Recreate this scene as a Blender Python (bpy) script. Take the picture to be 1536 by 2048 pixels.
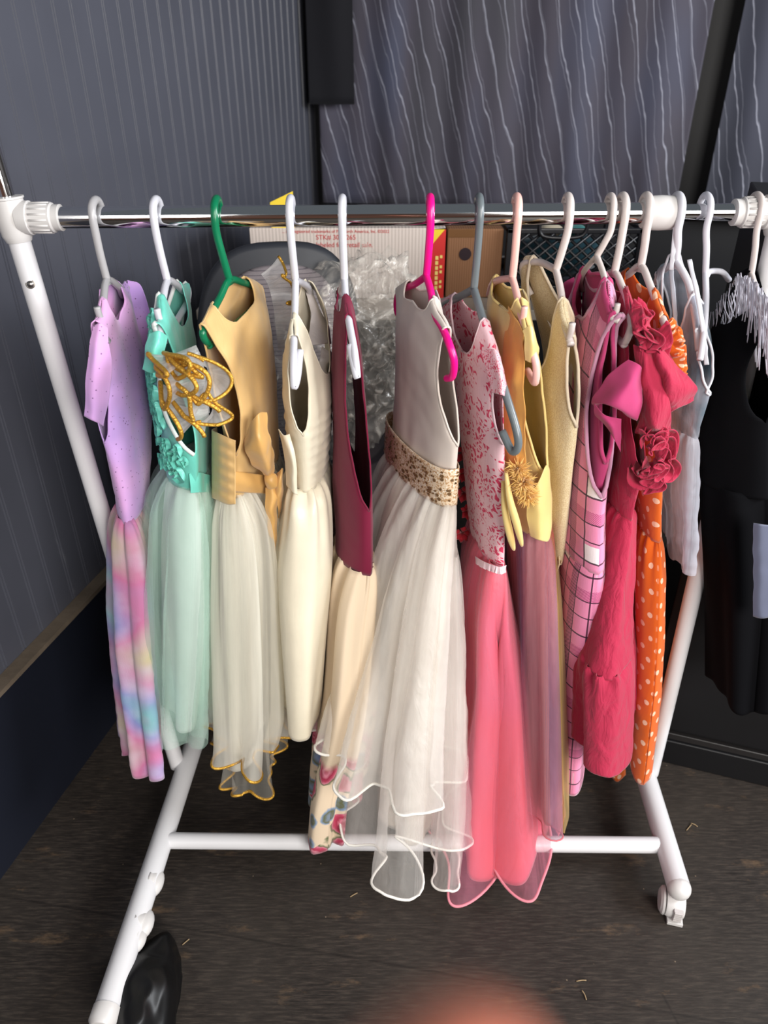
import bpy, bmesh, math, random
import numpy as np
from math import sin, cos, pi, radians, tan, atan2, sqrt
from mathutils import Vector, noise

for _o in list(bpy.data.objects):
    bpy.data.objects.remove(_o)
SC = bpy.context.scene
COL = SC.collection

# ------------------------------------------------------------------ camera, world, lights, exposure
FPX, TILT, HC, DIST = 1500.0, radians(31.2), 1.49, 1.2
cam_data = bpy.data.cameras.new('camera')
cam_data.sensor_fit = 'HORIZONTAL'
cam_data.sensor_width = 36.0
cam_data.lens = FPX / 1536.0 * 36.0
cam_data.clip_start = 0.005
camera = bpy.data.objects.new('camera', cam_data)
camera.location = (0, -DIST, HC)
camera.rotation_euler = (radians(90) - TILT, 0, 0)
COL.objects.link(camera)
SC.camera = camera
cam_data.dof.use_dof = True
cam_data.dof.focus_distance = 1.27
cam_data.dof.aperture_fstop = cam_data.lens * 0.001 / 0.0066

world = bpy.data.worlds.new('world')
SC.world = world
world.use_nodes = True
world.node_tree.nodes['Background'].inputs[0].default_value = (0.80, 0.90, 1.0, 1)
world.node_tree.nodes['Background'].inputs[1].default_value = 0.10


def area_light(name, loc, target, sx, sy, power, color):
    d = bpy.data.lights.new(name, 'AREA')
    d.shape = 'RECTANGLE'
    d.size, d.size_y = sx, sy
    d.energy = power
    d.color = color
    o = bpy.data.objects.new(name, d)
    o.location = loc
    o.rotation_euler = (Vector(target) - Vector(loc)).to_track_quat('-Z', 'Y').to_euler()
    COL.objects.link(o)
    return o


area_light('doorway_daylight', (1.5, -3.1, 2.1), (-0.05, 0.0, 0.9), 1.7, 1.9, 122, (1.0, 0.965, 0.92))
area_light('left_fill_light', (-1.5, -3.0, 2.0), (0.1, 0.0, 0.9), 1.2, 1.6, 24, (1.0, 0.97, 0.94))  # added fill for the left-facing cloth, no opening known there
area_light('side_wall_fill_light', (2.6, -0.7, 2.05), (-0.6, 0.4, 1.5), 1.1, 0.8, 72, (0.93, 0.96, 1.0))  # added lamp, no window known; brightens the upper left wall

SC.view_settings.view_transform = 'Standard'
SC.view_settings.look = 'None'
SC.view_settings.exposure = 0.35
SC.view_settings.gamma = 1.0
SC.view_settings.use_curve_mapping = False
try:
    SC.cycles.transparent_max_bounces = 32
    SC.cycles.max_bounces = 8
except Exception:
    pass


# ------------------------------------------------------------------ photograph pixel -> place in the room
def ray(px, py):
    x = (px - 768) / FPX
    y = -(py - 1024) / FPX
    return (x, cos(TILT) + y * sin(TILT), -sin(TILT) + y * cos(TILT))


def U(px, py, Y):
    d = ray(px, py)
    k = (Y + DIST) / d[1]
    return np.array((d[0] * k, Y, HC + d[2] * k))


def XZ(px, Y, z):
    zc = (Y + DIST) * cos(TILT) - (z - HC) * sin(TILT)
    return np.array(((px - 768) / FPX * zc, Y, z))


def FLOOR(px, py, z=0.0):
    d = ray(px, py)
    k = (z - HC) / d[2]
    return np.array((d[0] * k, d[1] * k - DIST, z))


# ------------------------------------------------------------------ object helpers
def link(o, parent=None):
    COL.objects.link(o)
    if parent is not None:
        o.parent = parent
    return o


def mesh_obj(name, verts, faces, mat, parent=None, uvs=None, smooth=True, mats=None, midx=None):
    me = bpy.data.meshes.new(name)
    me.from_pydata([tuple(map(float, v)) for v in verts], [], faces)
    if uvs is not None:
        uvl = me.uv_layers.new(name='UVMap')
        vi = np.zeros(len(me.loops), dtype=np.int32)
        me.loops.foreach_get('vertex_index', vi)
        uvl.data.foreach_set('uv', np.asarray(uvs, dtype=np.float32)[vi].ravel())
    if smooth:
        me.polygons.foreach_set('use_smooth', [True] * len(me.polygons))
    if mats:
        for m in mats:
            me.materials.append(m)
        if midx is not None:
            me.polygons.foreach_set('material_index', midx)
    else:
        me.materials.append(mat)
    me.update()
    o = bpy.data.objects.new(name, me)
    if parent is not None:
        # parts are built in world coordinates; keep them there under the thing's Empty
        me.transform(world_mat(parent).inverted())
    return link(o, parent)


def tag(o, label, cat, group=None):
    o['label'] = label
    o['category'] = cat
    if group:
        o['group'] = group
    return o


def empty(name, loc, label, cat, group=None):
    o = bpy.data.objects.new(name, None)
    o.location = tuple(map(float, loc))
    o.empty_display_size = 0.05
    link(o)
    return tag(o, label, cat, group)


def structure(o):
    o['kind'] = 'structure'
    return o


def part_label(o, label):
    o['label'] = label
    return o


def world_mat(o):
    m = o.matrix_basis.copy()
    p = o.parent
    if p is not None:
        m = world_mat(p) @ o.matrix_parent_inverse @ m
    return m


class MB:
    """collects shapes into one mesh"""
    def __init__(s):
        s.v, s.f, s.uv = [], [], []

    def add(s, verts, faces, uv=None):
        n = len(s.v)
        s.v.extend([tuple(map(float, p)) for p in verts])
        s.uv.extend(uv if uv is not None else [(0.0, 0.0)] * len(verts))
        s.f.extend([tuple(i + n for i in f) for f in faces])
        return s

    def tube(s, pts, r, seg=10, caps=True, closed=False):
        v, f = tube_geo(pts, r, seg, caps, closed)
        return s.add(v, f)

    def box(s, lo, hi, R=None, loc=None):
        x0, y0, z0 = lo
        x1, y1, z1 = hi
        v = [Vector(p) for p in ((x0, y0, z0), (x1, y0, z0), (x1, y1, z0), (x0, y1, z0), (x0, y0, z1), (x1, y0, z1), (x1, y1, z1), (x0, y1, z1))]
        if R is not None:
            v = [R @ p for p in v]
        if loc is not None:
            v = [p + Vector(loc) for p in v]
        return s.add(v, [(0, 3, 2, 1), (4, 5, 6, 7), (0, 1, 5, 4), (1, 2, 6, 5), (2, 3, 7, 6), (3, 0, 4, 7)])

    def lathe(s, prof, org, axis, seg=28):
        axis = Vector(axis).normalized()
        a = axis.orthogonal().normalized()
        b = axis.cross(a)
        org = Vector(org)
        v, f = [], []
        for (r, h) in prof:
            for k in range(seg):
                t = 2 * pi * k / seg
                v.append(org + axis * h + (a * cos(t) + b * sin(t)) * r)
        n = len(prof)
        for i in range(n - 1):
            for k in range(seg):
                k2 = (k + 1) % seg
                f.append((i * seg + k, i * seg + k2, (i + 1) * seg + k2, (i + 1) * seg + k))
        f.append(tuple(range(seg - 1, -1, -1)))
        f.append(tuple((n - 1) * seg + k for k in range(seg)))
        return s.add(v, f)

    def build(s, name, mat, parent=None, smooth=True, bevel=0, uv=False, sharp=None):
        o = mesh_obj(name, s.v, s.f, mat, parent, s.uv if uv else None, smooth)
        if bevel:
            m = o.modifiers.new('bevel', 'BEVEL')
            m.width = bevel
            m.segments = 3
            m.limit_method = 'ANGLE'
            m.angle_limit = radians(40)
        if smooth and sharp:
            o.data.set_sharp_from_angle(angle=radians(sharp))
        return o


def tube_geo(pts, r, seg=10, caps=True, closed=False):
    P = [Vector(tuple(map(float, p))) for p in pts]
    n = len(P)
    rs = r if hasattr(r, '__len__') else [r] * n
    T = []
    for i in range(n):
        if closed:
            t = P[(i + 1) % n] - P[i - 1]
        else:
            t = P[min(i + 1, n - 1)] - P[max(i - 1, 0)]
        T.append(t.normalized() if t.length > 1e-9 else Vector((0, 0, 1)))
    nv = T[0].orthogonal().normalized()
    v, f = [], []
    for i in range(n):
        if i:
            ax = T[i - 1].cross(T[i])
            if ax.length > 1e-7:
                from mathutils import Quaternion
                nv = Quaternion(ax.normalized(), T[i - 1].angle(T[i])) @ nv
        nv = (nv - T[i] * nv.dot(T[i])).normalized()
        bv = T[i].cross(nv)
        for k in range(seg):
            a = 2 * pi * k / seg
            v.append(P[i] + (nv * cos(a) + bv * sin(a)) * rs[i])
    for i in range(n if closed else n - 1):
        j = (i + 1) % n
        for k in range(seg):
            k2 = (k + 1) % seg
            f.append((i * seg + k, i * seg + k2, j * seg + k2, j * seg + k))
    if caps and not closed:
        f.append(tuple(range(seg - 1, -1, -1)))
        f.append(tuple((n - 1) * seg + k for k in range(seg)))
    return v, f


def smooth_path(pts, n=60, closed=False):
    """Catmull-Rom through the points"""
    P = np.array([np.asarray(p, float) for p in pts])
    m = len(P)
    out = []
    spans = m if closed else m - 1
    for i in range(spans):
        if closed:
            p0, p1, p2, p3 = P[(i - 1) % m], P[i], P[(i + 1) % m], P[(i + 2) % m]
        else:
            p1, p2 = P[i], P[i + 1]
            p0 = P[i - 1] if i > 0 else 2 * p1 - p2
            p3 = P[i + 2] if i + 2 < m else 2 * p2 - p1
        k = max(2, int(n / spans))
        for t in np.linspace(0, 1, k, endpoint=False):
            out.append(0.5 * ((2 * p1) + (-p0 + p2) * t + (2 * p0 - 5 * p1 + 4 * p2 - p3) * t * t + (-p0 + 3 * p1 - 3 * p2 + p3) * t ** 3))
    if not closed:
        out.append(P[-1])
    return np.array(out)


def pchip(x, Y, xq):
    """monotone cubic interpolation of the rows of Y"""
    x = np.asarray(x, float)
    Y = np.asarray(Y, float)
    n = len(x)
    h = np.diff(x)
    d = np.diff(Y, axis=0) / h[:, None]
    m = np.zeros_like(Y)
    if n == 2:
        m[:] = d[0]
    else:
        for i in range(1, n - 1):
            a, b = d[i - 1], d[i]
            w1, w2 = 2 * h[i] + h[i - 1], h[i] + 2 * h[i - 1]
            with np.errstate(divide='ignore', invalid='ignore'):
                mm = (w1 + w2) / (w1 / a + w2 / b)
            m[i] = np.where(a * b > 0, mm, 0)
        m[0], m[-1] = d[0], d[-1]
    xq = np.asarray(xq, float)
    i = np.clip(np.searchsorted(x, xq, side='right') - 1, 0, n - 2)
    t = ((xq - x[i]) / h[i])[:, None]
    hh = h[i][:, None]
    return (Y[i] * (2 * t ** 3 - 3 * t ** 2 + 1) + m[i] * hh * (t ** 3 - 2 * t ** 2 + t)
            + Y[i + 1] * (-2 * t ** 3 + 3 * t ** 2) + m[i + 1] * hh * (t ** 3 - t ** 2))


def frames(keys, vq):
    """keys: (x_near, y_near, Y_near, x_far, Y_far, bulge_left, bulge_right) -> interpolated N, F, bl, br"""
    rows, ys = [], []
    for k in keys:
        N = U(k[0], k[1], k[2])
        F = XZ(k[3], k[4], N[2] + (k[7] if len(k) > 7 else 0.0))
        rows.append(list(N) + list(F) + [k[5], k[6]])
        ys.append(N[2])
    rows = np.array(rows)
    s = (rows[0, 2] - rows[:, 2]) / (rows[0, 2] - rows[-1, 2])
    R = pchip(s, rows, vq)
    return R[:, 0:3], R[:, 3:6], R[:, 6], R[:, 7]


def nz(p, sc, seed=0.0):
    return noise.noise(Vector((float(p[0]) * sc + seed * 7.31, float(p[1]) * sc + seed * 3.7, float(p[2]) * sc - seed * 5.1)))


def grid_faces(nr, nc, closed=False, off=0):
    f = []
    for i in range(nr - 1):
        for j in range(nc if closed else nc - 1):
            j2 = (j + 1) % nc
            f.append((off + i * nc + j, off + (i + 1) * nc + j, off + (i + 1) * nc + j2, off + i * nc + j2))
    return f


def thicken(o, t=0.0014):
    m = o.modifiers.new('cloth thickness', 'SOLIDIFY')
    m.thickness = t
    m.offset = 0
    return o


def skirt(name, keys, mat, parent, nfold=9, amp=(0.002, 0.02), rows=64, cols=260, seed=1, hemwave=0.01, hemn=3,
          pinch=(), squar=0.8, drift=0.35, crump=0.0, thick=True, trim=None, trim_r=0.0022, lettuce=0.0, lettn=30, sharp=1.0, gather=0.0, inset=0.006):
    """closed cloth ring hanging from its first key to its hem, with folds that open towards the hem"""
    rng = random.Random(seed)
    vq = np.linspace(0, 1, rows)
    N, F, bl, br = frames(keys, vq)
    L = np.linalg.norm(N[0] - N[-1]) or 1
    # arc-length parametrisation of a typical ring
    ph = np.linspace(0, 2 * pi, 721)
    a = np.linalg.norm((N - F).mean(0)) / 2
    b = (bl.mean() + br.mean()) / 2
    seg = np.sqrt((a * np.sin(ph)) ** 2 + (b * np.cos(ph)) ** 2)
    cum = np.concatenate([[0], np.cumsum((seg[1:] + seg[:-1]) / 2 * (ph[1] - ph[0]))])
    per = cum[-1]
    uq = np.linspace(0, per, cols, endpoint=False)
    phi = np.interp(uq, cum, ph)
    un = uq / per * 2 * pi
    comps = []
    for k in range(max(2, int(nfold * 0.45)), int(nfold * 1.6) + 1):
        w = math.exp(-((k - nfold) / (0.42 * nfold)) ** 2) * rng.uniform(0.5, 1.0)
        comps.append((k, w, rng.uniform(0, 2 * pi), rng.uniform(-drift, drift) * 3))
    norm = sqrt(sum(c[1] ** 2 for c in comps)) * 0.9
    fine = [(rng.randint(int(nfold * 2), int(nfold * 4)), rng.uniform(0, 6.3)) for _ in range(5)]
    up = np.array((0, 0, 1.0))
    V = np.zeros((rows, cols, 3))
    UVs = []
    for i, v in enumerate(vq):
        C, A = (N[i] + F[i]) / 2, (N[i] - F[i]) / 2
        Ah = A / (np.linalg.norm(A) + 1e-9)
        n = np.cross(up, Ah)
        n = n / np.linalg.norm(n)
        sn, cs = np.sin(phi), np.cos(phi)
        bb = np.where(sn > 0, br[i], bl[i])
        base = C + cs[:, None] * A + (np.sign(sn) * np.abs(sn) ** squar * bb)[:, None] * n
        al = np.linalg.norm(A)
        nx, ny = cs / max(al, 1e-4), sn / np.maximum(bb, 0.004)
        nn = np.sqrt(nx ** 2 + ny ** 2) + 1e-9
        D = (nx / nn)[:, None] * Ah + (ny / nn)[:, None] * n
        w = sum(c[1] * np.cos(c[0] * un + c[2] + c[3] * v) for c in comps) / norm
        w = np.tanh(w * 1.2 * sharp) / np.tanh(1.2 * sharp) if sharp > 1 else w
        am = amp[0] + (amp[1] - amp[0]) * v ** 0.8
        disp = am * w
        gw = math.exp(-v * 9)
        if inset:
            disp = disp - inset * math.exp(-v * 30)
        if gather:
            disp = disp + gather * gw * (sum(np.cos(k * un + p) for k, p in fine) / 3 + 0.6 * min(1, v * 40))
        for (pc, pw, pd) in pinch:
            dd = np.angle(np.exp(1j * (un - pc)))
            disp = disp - pd * min(1.0, v * 1.25) ** 1.5 * np.exp(-(dd / pw) ** 2)
        P = base + disp[:, None] * D
        hz = hemwave * (np.cos(hemn * un + seed) * 0.6 + np.cos((hemn * 2 + 1) * un + 2.1 * seed) * 0.4) * v ** 3
        P[:, 2] += hz
        if lettuce:
            lw = max(0.0, (v - 0.84) / 0.16) ** 1.5
            P += (lettuce * lw * np.sin(lettn * un + 2.0 * np.sin(5 * un + seed)))[:, None] * D
            P[:, 2] += 0.55 * lettuce * lw * np.cos(lettn * un * 0.77 + 2.5 * np.sin(4 * un))
        if crump:
            for j in range(cols):
                q = P[j]
                P[j] = q + D[j] * crump * (nz((q[0], q[1], q[2] * 0.45), 26, seed) + 0.5 * nz(q, 60, seed + 3)) * min(1, 0.25 + v)
        V[i] = P
        UVs.extend([(uq[j], v * L) for j in range(cols)])
    o = mesh_obj(name, V.reshape(-1, 3), grid_faces(rows, cols, True), mat, parent, UVs)
    if thick:
        thicken(o)
    if trim is not None:
        vv, ff = tube_geo(V[-1], trim_r, 7, False, True)
        mesh_obj('hem_trim', vv, ff, trim, parent)
    return o, V


def bodice(name, keys, mat, parent, va=0.7, neckR=(0.5, 0.2, 0.3), neckL=(0.5, 0.2, 0.2), arm=(0.1, 0.1), rise=0.03,
           rows=56, cols=18, seed=1, crump=0.003, binding=None, bind_r=0.0022, squar=0.62, arm0=(0.02, 0.02), thick=True, pleat=0.0, pleatn=0, bind_sides='RL', tuck=0.0, hang=None):
    """two panels joined at shoulders and side seams; neckline (centre, half width, depth) and armholes cut out"""
    vq = np.linspace(0, 1, rows)
    # pack rows a little near the top
    vq = vq ** 1.15
    N, F, bl, br = frames(keys, vq)
    L = np.linalg.norm(N[0] - N[-1])
    up = np.array((0, 0, 1.0))
    mb = MB()
    bounds = {}
    Wd = np.linalg.norm((N - F).mean(0))
    for side, neck in (('R', neckR), ('L', neckL)):
        sg = 1 if side == 'R' else -1
        c, hw, dep = neck
        for half in (0, 1):
            Vg = np.zeros((rows, cols, 3))
            uvs = []
            for i, v in enumerate(vq):
                t = min(1.0, v / va)
                a = arm0[0] * (1 - t) + arm[0] * sin(pi * min(1, t)) ** 0.8 if t < 1 else 0.0
                b = 1 - (arm0[1] * (1 - t) + arm[1] * sin(pi * min(1, t)) ** 0.8) if t < 1 else 1.0
                if v < dep:
                    w = hw * sqrt(max(0, 1 - (v / dep) ** 2.4))
                else:
                    w = 0
                lo, hi = (a, max(a + 0.015, c - w)) if half == 0 else (min(b - 0.015, c + w), b)
                C, A = (N[i] + F[i]) / 2, (N[i] - F[i]) / 2
                Ah = A / np.linalg.norm(A)
                n = np.cross(up, Ah)
                n = n / np.linalg.norm(n)
                bb = br[i] if sg > 0 else bl[i]
                for j in range(cols):
                    s = lo + (hi - lo) * j / (cols - 1)
                    pr = (max(0, 4 * s * (1 - s))) ** squar
                    if hang is not None and t < 1:
                        q_ = min(1.0, v / (0.16 * va))
                        hw_ = max(bb * pr, 0.0115 * (1 - q_) + bb * pr * q_) * q_ ** 0.36
                    else:
                        hw_ = bb * pr
                    P = N[i] * (1 - s) + F[i] * s + n * (sg * hw_)
                    if hang is None:
                        P[2] += rise * (1 - abs(2 * s - 1) ** 1.3) * (1 - t) ** 1.2
                    else:
                        yy = N[0][1] * (1 - s) + F[0][1] * s
                        w_ = (1 - t) ** 1.3
                        P[0] += w_ * (np.interp(yy, hang[:, 1], hang[:, 0]) - (N[0][0] * (1 - s) + F[0][0] * s))
                        P[2] += w_ * (np.interp(yy, hang[:, 1], hang[:, 2]) + 0.0105 - (N[0][2] * (1 - s) + F[0][2] * s))
                    d = crump * (nz((P[0] * 1.2, P[1] * 1.2, P[2] * 0.6), 14, seed + (0 if sg > 0 else 9)) * 1.6 + 0.5 * nz(P, 38, seed + 4))
                    if pleatn and v > va * 0.9:
                        d += pleat * (abs(((v - s * 0.12) * pleatn) % 1.0 - 0.5) * 2 - 0.5)
                    if tuck:
                        d += tuck * sin(s * 40 + 3 * sin(v * 3)) * max(0, v - 0.55)
                    d *= min(1, 12 * s, 12 * (1 - s)) if v >= va else 1
                    P = P + n * sg * d
                    Vg[i, j] = P
                    uvs.append((s * Wd + (0.0 if sg > 0 else 0.71), v * L))
            n0 = len(mb.v)
            mb.add(Vg.reshape(-1, 3), [(tuple(reversed(f)) if sg < 0 else f) for f in grid_faces(rows, cols)], uvs)
            bounds[side, half] = Vg
    o = mb.build(name, mat, parent, uv=True)
    me = o.data
    bm = bmesh.new()
    bm.from_mesh(me)
    bmesh.ops.remove_doubles(bm, verts=bm.verts, dist=0.00035)
    bm.to_mesh(me)
    bm.free()
    if thick:
        thicken(o, 0.0016)
    if binding is not None:
        b = MB()
        ka = int(np.searchsorted(vq, va)) + 1
        for side in bind_sides:
            dep = (neckR if side == 'R' else neckL)[2]
            kd = int(np.searchsorted(vq, dep)) + 1
            g0, g1 = bounds[side, 0], bounds[side, 1]
            pts = list(g0[:kd, -1]) + list(g1[:kd, 0][::-1])
            b.tube(pts, bind_r, 7)
            b.tube(list(g0[:ka, 0]), bind_r, 7)
            b.tube(list(g1[:ka, -1]), bind_r, 7)
        b.build('binding', binding, parent)
    return o, bounds


def patch(net, mat, name=None, parent=None, nu=24, nv=24, crump=0.0, seed=1, thick=True, mb=None, px=True):
    """smooth cloth patch through a coarse net of (x, y, depth) points"""
    G = np.array([[U(*p) if px else np.asarray(p, float) for p in row] for row in net])
    R = np.array([smooth_path(row, nu * (len(row) - 1)) for row in G])
    m = min(r.shape[0] for r in R)
    R = R[:, :m]
    Cc = np.array([smooth_path(R[:, j], nv * (len(net) - 1)) for j in range(m)])   # m x rows x 3
    V = Cc.transpose(1, 0, 2)
    nr, nc = V.shape[:2]
    if crump:
        for i in range(nr):
            for j in range(nc):
                q = V[i, j]
                V[i, j] = q + np.array((nz(q, 34, seed), 0.7 * nz(q, 34, seed + 5), 0.5 * nz(q, 34, seed + 8))) * crump
    uv = [(j * 0.004, i * 0.004) for i in range(nr) for j in range(nc)]
    if mb is not None:
        mb.add(V.reshape(-1, 3), grid_faces(nr, nc), uv)
        return V
    o = mesh_obj(name, V.reshape(-1, 3), grid_faces(nr, nc), mat, parent, uv)
    if thick:
        thicken(o)
    return o, V


def ruffle_geo(path, width, nw, amp, outdir, seed=1, rows=9, curl=0.0, cols=160):
    """gathered strip: inner edge on the path, outer edge waving; returns vertex grid"""
    P = smooth_path(path, cols)
    n = len(P)
    rng = random.Random(seed)
    ph = [rng.uniform(0, 6.3) for _ in range(3)]
    V = np.zeros((rows, n, 3))
    for j in range(n):
        t = (P[min(j + 1, n - 1)] - P[max(j - 1, 0)])
        t = t / (np.linalg.norm(t) + 1e-9)
        o = np.asarray(outdir(j / (n - 1)) if callable(outdir) else outdir, float)
        o = o - t * np.dot(o, t)
        o = o / (np.linalg.norm(o) + 1e-9)
        b = np.cross(t, o)
        u = j / (n - 1)
        wv = sin(2 * pi * nw * u + ph[0]) + 0.45 * sin(2 * pi * nw * 1.7 * u + ph[1])
        w2 = cos(2 * pi * nw * u + ph[0] + 0.6) + 0.4 * sin(2 * pi * nw * 0.6 * u + ph[2])
        for i in range(rows):
            r = i / (rows - 1)
            V[i, j] = P[j] + o * (width * r * (1 - 0.12 * abs(wv) * r)) + b * (amp * r * wv + curl * r * r) + t * (amp * 0.8 * r * r * w2)
    return V


def ruffle(name, path, width, nw, amp, outdir, mat, parent, seed=1, trim=None, trim_r=0.002, thick=True, curl=0.0, cols=160):
    V = ruffle_geo(path, width, nw, amp, outdir, seed, 9, curl, cols)
    r, n = V.shape[:2]
    o = mesh_obj(name, V.reshape(-1, 3), grid_faces(r, n), mat, parent, [(j * .004, i * .004) for i in range(r) for j in range(n)])
    if thick:
        thicken(o)
    if trim is not None:
        vv, ff = tube_geo(V[-1], trim_r, 7)
        mesh_obj('ruffle_edging', vv, ff, trim, o if parent is None else parent)
    return o


# ------------------------------------------------------------------ materials
def new_mat(name):
    m = bpy.data.materials.new(name)
    m.use_nodes = True
    nt = m.node_tree
    return m, nt, nt.nodes['Principled BSDF']


def N_(nt, typ, **kw):
    n = nt.nodes.new(typ)
    for k, v in kw.items():
        if k.startswith('i_'):
            key = k[2:]
            key = int(key) if key.isdigit() else key
            n.inputs[key].default_value = v
        else:
            setattr(n, k, v)
    return n


def ramp(nt, fac, stops, interp='LINEAR'):
    r = nt.nodes.new('ShaderNodeValToRGB')
    r.color_ramp.interpolation = interp
    els = r.color_ramp.elements
    while len(els) < len(stops):
        els.new(0.5)
    for e, (p, c) in zip(els, stops):
        e.position = p
        e.color = (c[0], c[1], c[2], 1) if len(c) == 3 else c
    if fac is not None:
        nt.links.new(fac, r.inputs[0])
    return r


def mix(nt, fac, a, b, blend='MIX'):
    m = nt.nodes.new('ShaderNodeMix')
    m.data_type = 'RGBA'
    m.blend_type = blend
    for sock, val in ((m.inputs[0], fac), (m.inputs[6], a), (m.inputs[7], b)):
        if hasattr(val, 'links') or isinstance(val, bpy.types.NodeSocket):
            nt.links.new(val, sock)
        elif isinstance(val, (int, float)):
            sock.default_value = val
        else:
            sock.default_value = (val[0], val[1], val[2], 1)
    return m.outputs[2]


def mth(nt, op, a, b=None, c=None):
    m = nt.nodes.new('ShaderNodeMath')
    m.operation = op
    for i, val in enumerate((a, b, c)):
        if val is None:
            continue
        if isinstance(val, (int, float)):
            m.inputs[i].default_value = val
        else:
            nt.links.new(val, m.inputs[i])
    return m.outputs[0]


def srgb(r, g, b):
    f = lambda c: (c / 255 / 12.92) if c / 255 <= 0.04045 else ((c / 255 + 0.055) / 1.055) ** 2.4
    return (f(r), f(g), f(b))


def coords(nt, kind='Object'):
    t = nt.nodes.new('ShaderNodeTexCoord')
    return t.outputs[kind]


def set_color(nt, bsdf, col):
    if isinstance(col, bpy.types.NodeSocket):
        nt.links.new(col, bsdf.inputs['Base Color'])
    else:
        bsdf.inputs['Base Color'].default_value = (col[0], col[1], col[2], 1)


def weave_bump(nt, bsdf, scale=900, strength=0.12, stretch=(1, 1, 0.25), wr=0.0, wrs=18):
    co = coords(nt)
    mp = N_(nt, 'ShaderNodeMapping')
    mp.inputs['Scale'].default_value = stretch
    nt.links.new(co, mp.inputs[0])
    n = N_(nt, 'ShaderNodeTexNoise', i_Scale=scale, i_Detail=2.0)
    nt.links.new(mp.outputs[0], n.inputs['Vector'])
    b = N_(nt, 'ShaderNodeBump', i_Strength=strength, i_Distance=0.001)
    nt.links.new(n.outputs['Fac'], b.inputs['Height'])
    out = b.outputs[0]
    if wr:
        n2 = N_(nt, 'ShaderNodeTexNoise', i_Scale=wrs, i_Detail=5.0, i_Distortion=0.7)
        mp2 = N_(nt, 'ShaderNodeMapping')
        mp2.inputs['Scale'].default_value = (1, 1, 0.35)
        nt.links.new(co, mp2.inputs[0])
        nt.links.new(mp2.outputs[0], n2.inputs['Vector'])
        b2 = N_(nt, 'ShaderNodeBump', i_Strength=wr, i_Distance=0.02)
        nt.links.new(n2.outputs['Fac'], b2.inputs['Height'])
        nt.links.new(out, b2.inputs['Normal'])
        out = b2.outputs[0]
    nt.links.new(out, bsdf.inputs['Normal'])


def translucent_mix(nt, bsdf, col, amount):
    """let some light through the cloth"""
    tr = nt.nodes.new('ShaderNodeBsdfTranslucent')
    if isinstance(col, bpy.types.NodeSocket):
        nt.links.new(col, tr.inputs[0])
    else:
        tr.inputs[0].default_value = (col[0], col[1], col[2], 1)
    ms = nt.nodes.new('ShaderNodeMixShader')
    ms.inputs[0].default_value = amount
    nt.links.new(bsdf.outputs[0], ms.inputs[1])
    nt.links.new(tr.outputs[0], ms.inputs[2])
    out = nt.nodes['Material Output']
    nt.links.new(ms.outputs[0], out.inputs[0])
    return ms


def fabric(name, col, rough=0.8, sheen=0.25, bump=0.15, scale=900, trans=0.12, wr=0.0, spec=0.25, build=None, wrs=18, var=0.06):
    m, nt, b = new_mat(name)
    if build is not None:
        col = build(nt)
    elif var:
        n = N_(nt, 'ShaderNodeTexNoise', i_Scale=30.0, i_Detail=3.0)
        nt.links.new(coords(nt), n.inputs['Vector'])
        d = tuple(c * (1 - var * 2) for c in col)
        col = mix(nt, n.outputs['Fac'], d, col)
    set_color(nt, b, col)
    b.inputs['Roughness'].default_value = rough
    b.inputs['Specular IOR Level'].default_value = spec
    b.inputs['Sheen Weight'].default_value = sheen
    b.inputs['Sheen Roughness'].default_value = 0.5
    weave_bump(nt, b, scale, bump, wr=wr, wrs=wrs)
    if trans:
        translucent_mix(nt, b, col, trans)
    return m


def sheer(name, col, alpha, rough=0.6, streak=0.35, gloss=0.0, scale=60, build=None):
    """net or organza: threads with gaps between them, denser in streaks along the grain"""
    m, nt, b = new_mat(name)
    if build is not None:
        col = build(nt)
    set_color(nt, b, col)
    b.inputs['Roughness'].default_value = rough
    b.inputs['Specular IOR Level'].default_value = 0.2 + gloss
    b.inputs['Sheen Weight'].default_value = 0.4
    weave_bump(nt, b, 700, 0.12, wr=0.25 if gloss else 0.0, wrs=40)
    ms = translucent_mix(nt, b, col, 0.35)
    co = coords(nt, 'UV')
    mp = N_(nt, 'ShaderNodeMapping')
    mp.inputs['Scale'].default_value = (1, 0.05, 1)
    nt.links.new(co, mp.inputs[0])
    n = N_(nt, 'ShaderNodeTexNoise', i_Scale=float(scale), i_Detail=3.0)
    nt.links.new(mp.outputs[0], n.inputs['Vector'])
    r = ramp(nt, n.outputs['Fac'], [(0.3, (alpha * (1 - streak),) * 3), (0.7, (min(1, alpha * (1 + streak)),) * 3)])
    tp = nt.nodes.new('ShaderNodeBsdfTransparent')
    m2 = nt.nodes.new('ShaderNodeMixShader')
    nt.links.new(r.outputs[0], m2.inputs[0])
    nt.links.new(tp.outputs[0], m2.inputs[1])
    nt.links.new(ms.outputs[0], m2.inputs[2])
    nt.links.new(m2.outputs[0], nt.nodes['Material Output'].inputs[0])
    return m


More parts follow.
